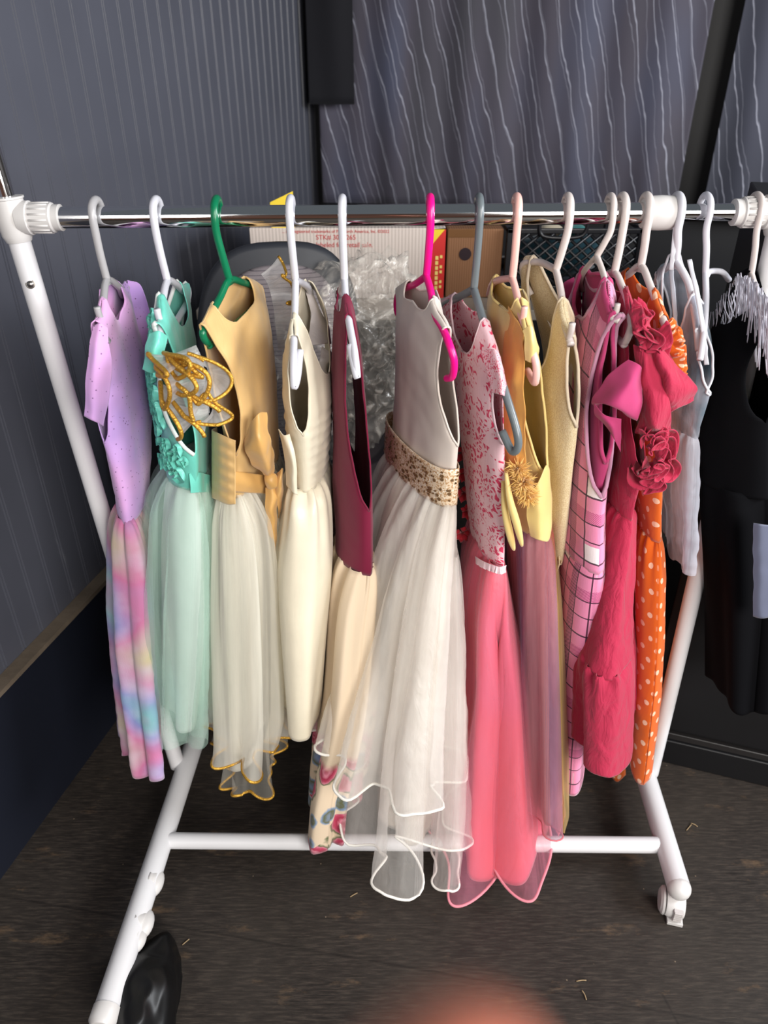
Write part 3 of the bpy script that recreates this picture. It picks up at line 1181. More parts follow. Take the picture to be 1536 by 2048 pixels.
def cartons():
    yF, z0 = 0.76, 0.953
    xl, xr = XZ(496, yF, 1.15)[0], XZ(893, yF, 1.15)[0]
    t = empty('carton', ((xl + xr) / 2, yF + 0.17, z0), 'whitish corrugated carton with red print, red and yellow end, on the table', 'cardboard box')
    zt = 1.128
    MB().box((xl, yF, z0), (xr, yF + 0.34, zt)).build('body', m_corr('white_corrugated_board', srgb(214, 200, 190)), t, smooth=False, bevel=0.003)
    red = plain('carton_red_ink', srgb(196, 62, 66), 0.6)
    cx = XZ(700, yF, 1.15)[0]
    def zrow(py):
        return U(700, py, yF)[2]
    text_mesh('... are registered trademarks of P... North America, Inc. \u00a92022', 0.0105, (XZ(672, yF, 1.1)[0], yF - 0.0006, zrow(463)), red, t)
    text_mesh('STK# 3009265', 0.0165, (XZ(672, yF, 1.1)[0], yF - 0.0006, zrow(475)), red, t)
    text_mesh('Not labeled for retail sale.', 0.0165, (XZ(676, yF, 1.1)[0], yF - 0.0006, zrow(490)), red, t)
    # red panel with yellow corner at the right edge of the face
    rp = plain('carton_red_panel', srgb(206, 40, 36), 0.5)
    yp = plain('carton_yellow_panel', srgb(238, 206, 46), 0.5)
    x0 = XZ(858, yF, 1.1)[0]
    zm = zrow(497)
    e = -0.0008
    MB().add([(x0, yF + e, z0 + 0.002), (xr, yF + e, z0 + 0.002), (xr, yF + e, zrow(456)), (x0, yF + e, zm)], [(0, 1, 2, 3)]).build('red_print', rp, t, smooth=False)
    MB().add([(x0, yF + e, zm), (xr, yF + e, zrow(456)), (xr, yF + e, zt - 0.003), (x0, yF + e, zt - 0.003)], [(0, 1, 2, 3)]).build('yellow_print', yp, t, smooth=False)
    # upright brand bars, unreadable in the photo
    g = MB()
    for k in range(9):
        z = zrow(512) - k * 0.0125
        if z < z0 + 0.01:
            break
        xa, xb = XZ(872, yF, 1.1)[0], XZ(878, yF, 1.1)[0]
        g.box((xa, yF - 0.0016, z - 0.009), (xb, yF - 0.0008, z))
        if k % 3 != 1:
            g.box((xb + 0.004, yF - 0.0016, z - 0.005), (xb + 0.010, yF - 0.0008, z + 0.002))
    g.build('stripe_print', plain('carton_cream_ink', srgb(240, 214, 120), 0.5), t, smooth=False)
    # raised flap corner showing yellow above the rod
    xa, xb = XZ(538, yF, 1.2)[0], XZ(585, yF, 1.2)[0]
    zz = U(560, 384, yF)[2]
    za = U(540, 406, yF)[2]
    fp = [(xa, zt - 0.002), (xb, zt - 0.002), (xb, zz), (xa, za)]
    MB().add([(x, yF + 0.004 + (z - zt) * 0.1, z) for x, z in fp] + [(x, yF + 0.007 + (z - zt) * 0.1, z) for x, z in fp],
             [(0, 1, 2, 3), (7, 6, 5, 4), (0, 4, 5, 1), (1, 5, 6, 2), (2, 6, 7, 3), (3, 7, 4, 0)]).build('flap', yp, t, smooth=False)
    # brown carton
    xl2, xr2 = xr + 0.006, XZ(1008, yF, 1.1)[0]
    t = empty('carton', ((xl2 + xr2) / 2, yF + 0.2, z0), 'brown cardboard carton with a round hand hole beside the white carton', 'cardboard box')
    bz = m_corr('brown_kraft_board', srgb(134, 92, 60), 0.006)
    MB().box((xl2, yF + 0.01, z0), (xr2, yF + 0.34, 1.124)).build('body', bz, t, smooth=False, bevel=0.003)
    hc = (XZ(932, yF + 0.01, 1.1)[0], yF + 0.0095, U(932, 510, yF)[2])
    MB().lathe([(0, -0.0008), (0.0155, -0.0008), (0.0155, 0.0012), (0, 0.0012)], hc, (0, 1, 0), 30).build('hand_hole', plain('hole_dark', srgb(34, 14, 22), 0.8), t, smooth=False)
    MB().box((xl2 + 0.001, yF + 0.0085, 1.104), (xl2 + 0.075, yF + 0.0105, 1.123)).build('tape', plain('brown_tape', srgb(112, 78, 48), 0.25), t, smooth=False)


cartons()


def crate():
    yF, z0 = 0.75, 0.953
    xl, xr = XZ(1014, yF, 1.1)[0], XZ(1292, yF, 1.1)[0]
    zt = 1.128
    t = empty('crate', ((xl + xr) / 2, yF + 0.16, z0), 'black plastic lattice crate with teal things inside, right of the brown carton', 'crate')
    blk = plain('black_crate_plastic', srgb(22, 22, 26), 0.35)
    b = MB()
    d = 0.33
    b.box((xl, yF, z0), (xr, yF + d, z0 + 0.012))
    for (x0, x1, y0, y1) in ((xl, xr, yF, yF + 0.012), (xl, xr, yF + d - 0.012, yF + d), (xl, xl + 0.012, yF, yF + d), (xr - 0.012, xr, yF, yF + d)):
        b.box((x0, y0, z0), (x1, y1, z0 + 0.035))
        b.box((x0, y0, zt - 0.012), (x1, y1, zt))
    for x in (xl, xr - 0.02):
        for y in (yF, yF + d - 0.02):
            b.box((x, y, z0), (x + 0.02, y + 0.02, zt))
    b.build('frame', blk, t, smooth=False, bevel=0.002)
    l = MB()
    st = 0.031
    hgt = zt - z0
    y = yF + 0.006
    x = xl - hgt
    while x < xr:
        for sgn in (1, -1):
            pa, pb = (x, z0 + 0.02), (x + hgt, zt - 0.006)
            if sgn < 0:
                pa, pb = (x, zt - 0.006), (x + hgt, z0 + 0.02)
            # clip to the face
            (xa, za), (xb, zb) = pa, pb
            if xb < xl + 0.01 or xa > xr - 0.01:
                continue
            if xa < xl:
                za += (zb - za) * (xl - xa) / (xb - xa)
                xa = xl
            if xb > xr:
                zb = za + (zb - za) * (xr - xa) / (xb - xa)
                xb = xr
            l.tube([(xa, y, za), (xb, y, zb)], 0.0042, 6)
        x += st
    hx = XZ(1128, yF, 1.15)[0]
    hz = U(1128, 456, yF)[2]
    l.build('lattice', blk, t)
    h = MB()
    h.tube(smooth_path([(hx - 0.06, yF - 0.002, hz + 0.02), (hx - 0.055, yF - 0.002, hz - 0.012), (hx - 0.03, yF - 0.003, hz - 0.022), (hx + 0.03, yF - 0.003, hz - 0.022), (hx + 0.055, yF - 0.002, hz - 0.012), (hx + 0.06, yF - 0.002, hz + 0.02)], 40), 0.005, 10)
    h.build('handle_rim', blk, t)
    # bundles inside
    def lump(c, r, mat, name, label, seed):
        v = []
        for i in range(17):
            th = pi * i / 16
            for k in range(32):
                a = 2 * pi * k / 32
                p = Vector((r[0] * sin(th) * cos(a), r[1] * sin(th) * sin(a), r[2] * cos(th)))
                p *= 1 + 0.22 * nz(p, 20, seed)
                v.append(Vector(c) + p)
        o = MB().add(v, grid_faces(17, 32, True)).build(name, mat, None)
        return tag(o, label, 'cloth bundle')
    lump((hx - 0.018, yF + 0.055, 1.115), (0.036, 0.032, 0.016), fabric('cream_felt', srgb(196, 184, 160)), 'cloth_bundle', 'small cream cloth roll showing through the crate handle opening', 2)
    lump((hx + 0.045, yF + 0.06, 1.112), (0.028, 0.032, 0.017), fabric('teal_felt', srgb(46, 120, 118)), 'cloth_bundle', 'small teal cloth roll beside the cream one in the crate', 5)
    lump((hx + 0.03, yF + 0.17, 1.03), (0.12, 0.08, 0.06), fabric('deep_teal_cloth', srgb(24, 66, 78)), 'cloth_bundle', 'large dark teal cloth bundle filling the black crate', 7)


crate()


def plastic_bag():
    m, nt, b = new_mat('clear_polythene')
    b.inputs['Base Color'].default_value = (*srgb(246, 238, 226), 1)
    b.inputs['Roughness'].default_value = 0.16
    b.inputs['Specular IOR Level'].default_value = 0.9
    b.inputs['Coat Weight'].default_value = 0.6
    b.inputs['Coat Roughness'].default_value = 0.08
    co = coords(nt)
    n = N_(nt, 'ShaderNodeTexNoise', i_Scale=17.0, i_Detail=3.0, i_Distortion=2.2)
    nt.links.new(co, n.inputs['Vector'])
    bp = N_(nt, 'ShaderNodeBump', i_Strength=0.9, i_Distance=0.012)
    nt.links.new(n.outputs['Fac'], bp.inputs['Height'])
    nt.links.new(bp.outputs[0], b.inputs['Normal'])
    nt.links.new(bp.outputs[0], b.inputs['Coat Normal'])
    tp = nt.nodes.new('ShaderNodeBsdfTransparent')
    ms = nt.nodes.new('ShaderNodeMixShader')
    r = ramp(nt, n.outputs['Fac'], [(0.35, (0.10,) * 3), (0.55, (0.20,) * 3), (0.70, (0.7,) * 3)])
    nt.links.new(r.outputs[0], ms.inputs[0])
    nt.links.new(tp.outputs[0], ms.inputs[1])
    nt.links.new(b.outputs[0], ms.inputs[2])
    nt.links.new(ms.outputs[0], nt.nodes['Material Output'].inputs[0])
    # a rumpled sack slumped over the chair back
    c = Vector((-0.10, 0.40, 0.925))
    rows, cols = 70, 110
    v = []
    for i in range(rows):
        th = pi * i / (rows - 1)
        for k in range(cols):
            a = 2 * pi * k / cols
            n_ = 3.0
            sx, sy = math.copysign(abs(cos(a)) ** (2 / n_), cos(a)), math.copysign(abs(sin(a)) ** (2 / n_), sin(a))
            st = abs(sin(th)) ** 0.7
            p = Vector((0.165 * st * sx, 0.125 * st * sy, 0.215 * cos(th) * (1 + 0.12 * cos(a))))
            q = p * 1.0
            rid = 1 - abs(nz(q, 13, 3)) * 2.2
            rid2 = 1 - abs(nz(q, 29, 6)) * 2.2
            p = p * (0.94 + 0.16 * (rid - 0.5) + 0.075 * (rid2 - 0.5) + 0.12 * nz(q, 6, 2))
            v.append(c + p + Vector((0.05 * cos(th), 0.02 * cos(th), 0)))
    o = MB().add(v, grid_faces(rows, cols, True)).build('plastic_bag', m, None)
    tag(o, 'large crumpled clear plastic bag draped over the grey office chair', 'plastic bag')


plastic_bag()

M_UNLIT = fabric('unlit_wall_black', srgb(18, 18, 24), 0.8, 0.1, 0.1, trans=0)
curtain(wall_s(631), wall_s(716), 'short black sheet standing in for the unlit wall at the left end of the striped curtain', M_UNLIT, 5, zb=float(U(670, 212, 1.8)[2]), off=0.16, name='unlit_strip', cat='shade sheet')  # black sheet added where the back wall is only unlit
# ------------------------------------------------------------------ hangers
HLINE = {}


def hanger(hx, K, near, far, mat, label, bar=True, r=0.0056, hook_r=0.0060, notch=None):
    R = rod_at(hx)
    Kp = U(*K)
    o = lambda y, z: R + np.array((0, y, z))
    hk = [o(.0235, -.010), o(.0238, .004), o(.015, .0195), o(0, .0245), o(-.0165, .0185), o(-.0235, .004), o(-.0228, -.02)]
    sh = smooth_path(hk + [hk[-1] * 0.55 + Kp * 0.45 + np.array((0, -.002, 0)), Kp], 70)
    mb = MB()
    n = len(sh)
    mb.tube(sh, [hook_r * (0.82 + 0.18 * min(1, i / (n * .3))) for i in range(n)], 14)
    nr = [Kp] + [U(*p) for p in near]
    fr = [Kp] + [U(*p) for p in far]
    ln = []
    for q in nr[1:]:
        if ln and q[1] > ln[-1][1]:
            break
        ln.append(q)
    l2 = []
    for q in fr[1:]:
        if l2 and q[1] < l2[-1][1]:
            break
        l2.append(q)
    pl_ = np.array(ln[::-1] + [Kp] + l2)
    sm = smooth_path(pl_, 60)
    HLINE[hx] = sm[np.argsort(sm[:, 1])]
    if bar:
        tn, tf = nr[-1], fr[-1]
        d = tf - tn
        d[2] = 0
        d = d / np.linalg.norm(d)
        lo = min(tn[2], tf[2]) - 0.022
        dn = np.array((0, 0, 1.0))
        loop = nr + [tn - d * .006 - dn * .011, np.array((tn[0], tn[1], lo + .004)) + d * .010, np.array((tn[0], tn[1], lo)) + d * .03,
                     np.array((tf[0], tf[1], lo)) - d * .03, np.array((tf[0], tf[1], lo + .004)) - d * .010, tf + d * .006 - dn * .011] + fr[::-1][:-1]
        mb.tube(smooth_path(loop, 120, True), r, 12, closed=True)
    else:
        mb.tube(smooth_path(nr, 60), r, 12)
        mb.tube(smooth_path(fr, 60), r, 12)
    for p in (notch or []):
        q = U(*p[:3])
        mb.tube(smooth_path([q + np.array((0, 0, -.004)), q + np.array((0, p[3], .012)), q + np.array((0, p[3] * 1.2, .022))], 10), r * .9, 10)
    # web under the neck
    d1, d2 = nr[1] - Kp, fr[1] - Kp
    d1, d2 = d1 / np.linalg.norm(d1), d2 / np.linalg.norm(d2)
    a, b, c = Kp - np.array((0, 0, .002)), Kp + d1 * .022, Kp + d2 * .022
    side = np.cross(d1, d2)
    side = side / (np.linalg.norm(side) + 1e-9) * .0018
    mid = (b + c) / 2
    v = [a + side, b + side, mid * .6 + (b + c) * .2 + side, c + side, a - side, b - side, mid * .6 + (b + c) * .2 - side, c - side]
    mb.add(v, [(0, 1, 2, 3), (7, 6, 5, 4), (0, 4, 5, 1), (1, 5, 6, 2), (2, 6, 7, 3), (3, 7, 4, 0)])
    ob = mb.build('clothes_hanger', mat, None)
    return tag(ob, label, 'clothes hanger', 'plastic clothes hangers hooked over the chrome rod')


HW = hanger_plastic('white_hanger_plastic', srgb(206, 206, 214))
HWG = hanger_plastic('greyish_hanger_plastic', srgb(172, 170, 172))
HGR = hanger_plastic('green_hanger_plastic', srgb(8, 112, 74))
HPK = hanger_plastic('hot_pink_hanger_plastic', srgb(240, 16, 132))
HGY = hanger_plastic('grey_hanger_plastic', srgb(104, 112, 116))
HLP = hanger_plastic('light_pink_hanger_plastic', srgb(242, 188, 178))
HCR = hanger_plastic('warm_white_hanger_plastic', srgb(206, 196, 192))

hanger(197, (214, 560, -.012), [(207, 600, -.07), (205, 630, -.10), (203, 648, -.116)], [(238, 574, .03), (246, 592, .08), (254, 575, .12)], HWG,
       'greyish white plastic hanger holding the lilac tie-dye dress', notch=[(204, 640, -.108, -.008)])
hanger(317, (335, 562, -.012), [(326, 598, -.07), (324, 632, -.10), (321, 652, -.116)], [(352, 568, .03), (366, 582, .09), (374, 575, .12)], HW,
       'white plastic hanger holding the mint tulle dress', notch=[(322, 644, -.108, -.008)])
hanger(437, (459, 560, -.012), [(440, 595, -.05), (420, 632, -.10), (408, 655, -.125)], [(486, 565, .03), (505, 572, .08), (516, 582, .11)], HGR,
       'green plastic hanger holding the gold and ivory tulle dress', notch=None)
hanger(584, (591, 560, -.010), [(590, 610, -.05), (588, 665, -.10), (587, 720, -.145), (588, 772, -.158), (595, 752, -.15), (600, 700, -.13)], [(604, 566, .02), (616, 575, .06), (622, 590, .10)], HW,
       'white plastic hanger holding the ivory satin dress, near arm pointing straight down', bar=False)
hanger(687, (689, 560, -.010), [(692, 605, -.06), (700, 655, -.11), (709, 705, -.15), (714, 752, -.165), (709, 735, -.16), (700, 690, -.14)], [(684, 575, .02), (681, 588, .05), (676, 592, .10)], HW,
       'white plastic hanger holding the burgundy dress with roses on its skirt', bar=False)
hanger(861, (853, 552, -.012), [(862, 585, -.05), (868, 625, -.09), (886, 658, -.13), (899, 690, -.158), (908, 722, -.165), (905, 752, -.155), (893, 757, -.14)], [(830, 568, .03), (808, 578, .09), (795, 592, .12), (794, 622, .125), (804, 640, .11)], HPK,
       'hot pink plastic hanger holding the white satin dress with sequin belt', bar=False)
hanger(958, (948, 578, -.012), [(962, 625, -.06), (985, 700, -.115), (1012, 790, -.16), (1033, 860, -.185), (1036, 893, -.188), (1024, 902, -.18), (1004, 862, -.16)], [(922, 592, .03), (895, 605, .08), (875, 618, .13)], HGY,
       'grey plastic hanger holding the pink lace dress, its corner sticking out', bar=False, r=.0062)
hanger(1033, (1025, 556, -.012), [(1036, 598, -.06), (1045, 640, -.10), (1060, 690, -.14), (1072, 728, -.155), (1070, 765, -.15), (1054, 740, -.12)], [(998, 560, .03), (985, 568, .08), (978, 590, .12)], HLP,
       'pale pink plastic hanger holding the yellow satin costume dress', bar=False, notch=[(1045, 640, -.10, -.006)])
hanger(1134, (1112, 540, -.012), [(1122, 585, -.06), (1128, 640, -.105), (1142, 690, -.14)], [(1085, 526, .03), (1065, 524, .05), (1046, 530, .07), (1050, 565, .085), (1062, 590, .08)], HCR,
       'white plastic hanger with a bent far arm holding the cream knit dress', notch=[(1138, 672, -.132, -.008)], bar=False)
hanger(1219, (1194, 512, -.012), [(1208, 552, -.06), (1214, 590, -.10), (1222, 632, -.13), (1238, 642, -.14)], [(1170, 540, .03), (1162, 560, .06), (1164, 580, .09)], HCR,
       'slim white plastic hanger holding the pink plaid jumper', r=.0046, hook_r=.0050, bar=False, notch=[(1229, 636, -.13, -.004)])
hanger(1243, (1229, 545, -.012), [(1246, 578, -.06), (1256, 605, -.10), (1262, 640, -.13)], [(1204, 556, .03), (1190, 566, .06), (1186, 585, .09)], HCR,
       'white plastic hanger holding the crimson ruffled dress', bar=True)
hanger(1290, (1282, 532, -.010), [(1300, 570, -.06), (1318, 620, -.10), (1330, 650, -.13)], [(1258, 548, .02), (1240, 560, .05), (1232, 580, .08)], HCR,
       'white plastic hanger holding the orange polka dot dress', bar=True)
hanger(1352, (1352, 520, -.010), [(1378, 570, -.05), (1392, 640, -.10), (1398, 700, -.13)], [(1335, 535, .01), (1322, 545, .03), (1312, 565, .05)], HW,
       'white plastic hanger holding the sheer pale blue top', bar=False)
hanger(1408, (1411, 545, -.010), [(1412, 600, -.06), (1408, 660, -.12), (1400, 720, -.15)], [(1428, 542, .01), (1445, 545, .03), (1458, 560, .045)], HW,
       'thin white plastic hanger between the pale blue top and the black fringed dress', r=.0048, hook_r=.0050, bar=False)
hanger(1508, (1503, 548, -.010), [(1515, 590, -.06), (1530, 640, -.11), (1545, 690, -.14)], [(1488, 552, .01), (1475, 560, .03), (1468, 575, .045)], HCR,
       'thin white plastic hanger holding the black fringed dress at the right edge', r=.0046, hook_r=.0048, bar=False)


GRP = 'dresses hanging on the rack'


def dress(name, K, label):
    p = U(*K)
    return empty(name, p, label, 'dress', GRP)


# ------------------------------------------------------------------ 1 lilac tie-dye
def d_lilac():
    t = dress('girls_dress', (214, 565, 0), 'lilac speckled dress with a pastel tie-dye skirt, leftmost on the rack')

    def bcol(nt):
        co = coords(nt)
        n = N_(nt, 'ShaderNodeTexNoise', i_Scale=5.0, i_Detail=3.0)
        nt.links.new(co, n.inputs['Vector'])
        c = ramp(nt, n.outputs['Fac'], [(0.35, srgb(196, 160, 226)), (0.6, srgb(236, 178, 230))]).outputs[0]
        v = N_(nt, 'ShaderNodeTexVoronoi', i_Scale=130.0)
        nt.links.new(co, v.inputs['Vector'])
        s = ramp(nt, v.outputs['Distance'], [(0.10, (1, 1, 1)), (0.20, (0, 0, 0))]).outputs[0]
        sel = ramp(nt, v.outputs['Color'], [(0.38, (0, 0, 0)), (0.43, (0.8,) * 3)]).outputs[0]
        return mix(nt, mth(nt, 'MULTIPLY', s, sel), c, srgb(88, 44, 104))

    def tcol(nt):
        co = coords(nt)
        mp = N_(nt, 'ShaderNodeMapping')
        mp.inputs['Scale'].default_value = (1.0, 0.8, 1.15)
        nt.links.new(co, mp.inputs[0])
        n = N_(nt, 'ShaderNodeTexNoise', i_Scale=5.0, i_Detail=1.5, i_Roughness=0.5, i_Distortion=0.1)
        nt.links.new(mp.outputs[0], n.inputs['Vector'])
        n2 = N_(nt, 'ShaderNodeTexNoise', i_Scale=11.0, i_Detail=3.0)
        nt.links.new(mp.outputs[0], n2.inputs['Vector'])
        c = ramp(nt, n.outputs['Fac'], [(0.22, srgb(204, 200, 136)), (0.33, srgb(204, 176, 176)), (0.40, srgb(206, 122, 164)), (0.47, srgb(178, 146, 194)), (0.53, srgb(138, 146, 200)),
                                         (0.59, srgb(136, 188, 196)), (0.66, srgb(204, 140, 182)), (0.74, srgb(206, 202, 140))]).outputs[0]
        return mix(nt, ramp(nt, n2.outputs['Fac'], [(0.45, (0, 0, 0)), (0.75, (.6,) * 3)]).outputs[0], c, srgb(214, 208, 226))
    mb_ = fabric('lilac_speckled_jersey', None, 0.85, 0.3, 0.1, build=bcol, trans=0.1)
    ms_ = fabric('pastel_tie_dye_gauze', None, 0.9, 0.3, 0.25, 500, build=tcol, trans=0.15)
    bd, bn = bodice('bodice', [(196, 664, -.14, 268, .13, .010, .012), (202, 860, -.13, 282, .11, .014, .035), (236, 960, -.115, 285, .09, .03, .03), (255, 1050, -.10, 285, .07, .03, .018)],
                    mb_, t, va=0.5, neckR=(0.42, 0.19, 0.13), neckL=(0.42, 0.19, 0.05), arm=(0.06, 0.05), hang=HLINE[197], crump=0.004, seed=2, tuck=0.0)
    patch([[(186, 652, -.138), (200, 646, -.140), (214, 656, -.13)], [(174, 740, -.155), (192, 745, -.16), (222, 752, -.14)], [(168, 832, -.16), (186, 842, -.165), (206, 852, -.145)]], mb_, 'sleeve', t, crump=.002)
    patch([[(255, 560, .12), (282, 572, .125), (300, 625, .12)], [(262, 640, .11), (288, 650, .12), (304, 668, .12)], [(270, 760, .10), (288, 770, .11), (298, 780, .11)]], mb_, 'sleeve', t, crump=.002)
    skirt('skirt', [(252, 1046, -.105, 284, .065, .03, .018), (262, 1120, -.125, 276, .10, .04, .03), (275, 1300, -.16, 262, .06, .042, .034), (304, 1562, -.215, 265, -.01, .035, .034)],
          ms_, t, nfold=8, amp=(.003, .010), seed=3, hemwave=.012, gather=.003, crump=.003, pinch=((5.4, .35, .02),))


d_lilac()


# ------------------------------------------------------------------ 2 mint tulle
def d_mint():
    t = dress('girls_dress', (335, 566, 0), 'mint green dress with satin ribbon rosettes and a long sheer tulle skirt')
    sat = fabric('mint_satin', srgb(112, 208, 190), 0.38, 0.2, 0.06, trans=0.05, wr=0.25, spec=0.5)
    wht = fabric('white_lining', srgb(238, 244, 240), 0.7, 0.2, 0.05, trans=0.2)
    tul = sheer('mint_tulle', srgb(202, 236, 220), 0.27, streak=0.3, scale=60)
    tul2 = sheer('mint_inner_tulle', srgb(210, 240, 224), 0.15, streak=0.3, scale=60)
    bd, bn = bodice('bodice', [(318, 664, -.14, 366, .12, .012, .012), (348, 800, -.14, 385, .12, .045, .015), (386, 893, -.135, 402, .11, .062, .012), (392, 982, -.12, 412, .08, .060, .012)],
                    sat, t, va=0.72, neckR=(0.5, 0.24, 0.22), neckL=(0.5, 0.24, 0.34), arm=(0.10, 0.06), hang=HLINE[317], crump=0.003, seed=5, binding=wht, bind_r=.0034, bind_sides='L')
    # ribbon rosettes sewn over the front
    rng = random.Random(4)
    mb = MB()
    g = bn['L', 0]
    R0 = g.shape[0]
    for k in range(84):
        i, j = rng.randint(int(R0 * .10), R0 - 6), rng.randint(1, g.shape[1] - 3)
        c = g[i, j]
        tu, tv = g[i, j + 1] - g[i, j - 1], g[min(i + 1, R0 - 1)] [j] - g[i - 1, j]
        nn = np.cross(tu, tv)
        nn /= np.linalg.norm(nn) + 1e-9
        if np.dot(nn, np.array((-.6, -1, .1))) < 0:
            nn = -nn
        e1 = tv / (np.linalg.norm(tv) + 1e-9)
        e2 = np.cross(nn, e1)
        pts = []
        a0, rr = rng.uniform(0, 6.3), rng.uniform(.009, .016)
        for q in range(12):
            a = a0 + q * 0.66
            r_ = rr * (1 - 0.06 * q)
            pts.append(c + nn * .003 + (e1 * cos(a) * 1.15 + e2 * sin(a)) * r_)
        V = ruffle_geo(pts, .0085, 3.0, .003, lambda u, s=rng.uniform(-.5, .5), nn=nn, e1=e1: nn + e1 * s, k, 5, 0, 44)
        mb.add(V.reshape(-1, 3), grid_faces(*V.shape[:2]))
    mb.build('ribbon_rosettes', sat, t)
    # gathered strap heads
    patch([[(298, 668, -.142), (318, 661, -.142), (336, 672, -.13)], [(288, 700, -.15), (310, 702, -.158), (330, 705, -.14)], [(287, 738, -.145), (304, 745, -.15), (318, 742, -.14)]], sat, 'shoulder_strap', t, crump=.003, seed=6)
    patch([[(378, 948, -.128), (400, 945, -.11), (420, 950, -.06)], [(380, 968, -.13), (402, 965, -.112), (421, 968, -.06)], [(381, 986, -.13), (404, 984, -.112), (421, 984, -.06)]], sat, 'sash', t, crump=.002)
    skirt('lining', [(390, 980, -.115, 412, .08, .055, .012), (392, 1150, -.14, 400, .11, .062, .02), (392, 1300, -.15, 395, .12, .06, .022), (380, 1460, -.16, 385, .12, .05, .022)], wht, t, nfold=6, amp=(.003, .008), seed=11, gather=.002)
    skirt('overskirt', [(391, 976, -.12, 412, .085, .062, .014), (392, 1060, -.15, 400, .13, .085, .025), (388, 1250, -.18, 380, .16, .09, .034), (378, 1497, -.20, 360, .17, .065, .034)],
          tul, t, nfold=11, amp=(.005, .022), seed=8, sharp=1.8, hemwave=.02, gather=.003, thick=False, crump=.003)
    skirt('overskirt', [(391, 978, -.118, 412, .082, .058, .012), (392, 1060, -.145, 400, .12, .078, .022), (390, 1250, -.172, 385, .15, .082, .030), (378, 1480, -.19, 365, .16, .060, .030)],
          tul2, t, nfold=15, amp=(.004, .016), seed=28, hemwave=.024, gather=.003, thick=False, crump=.003)


d_mint()


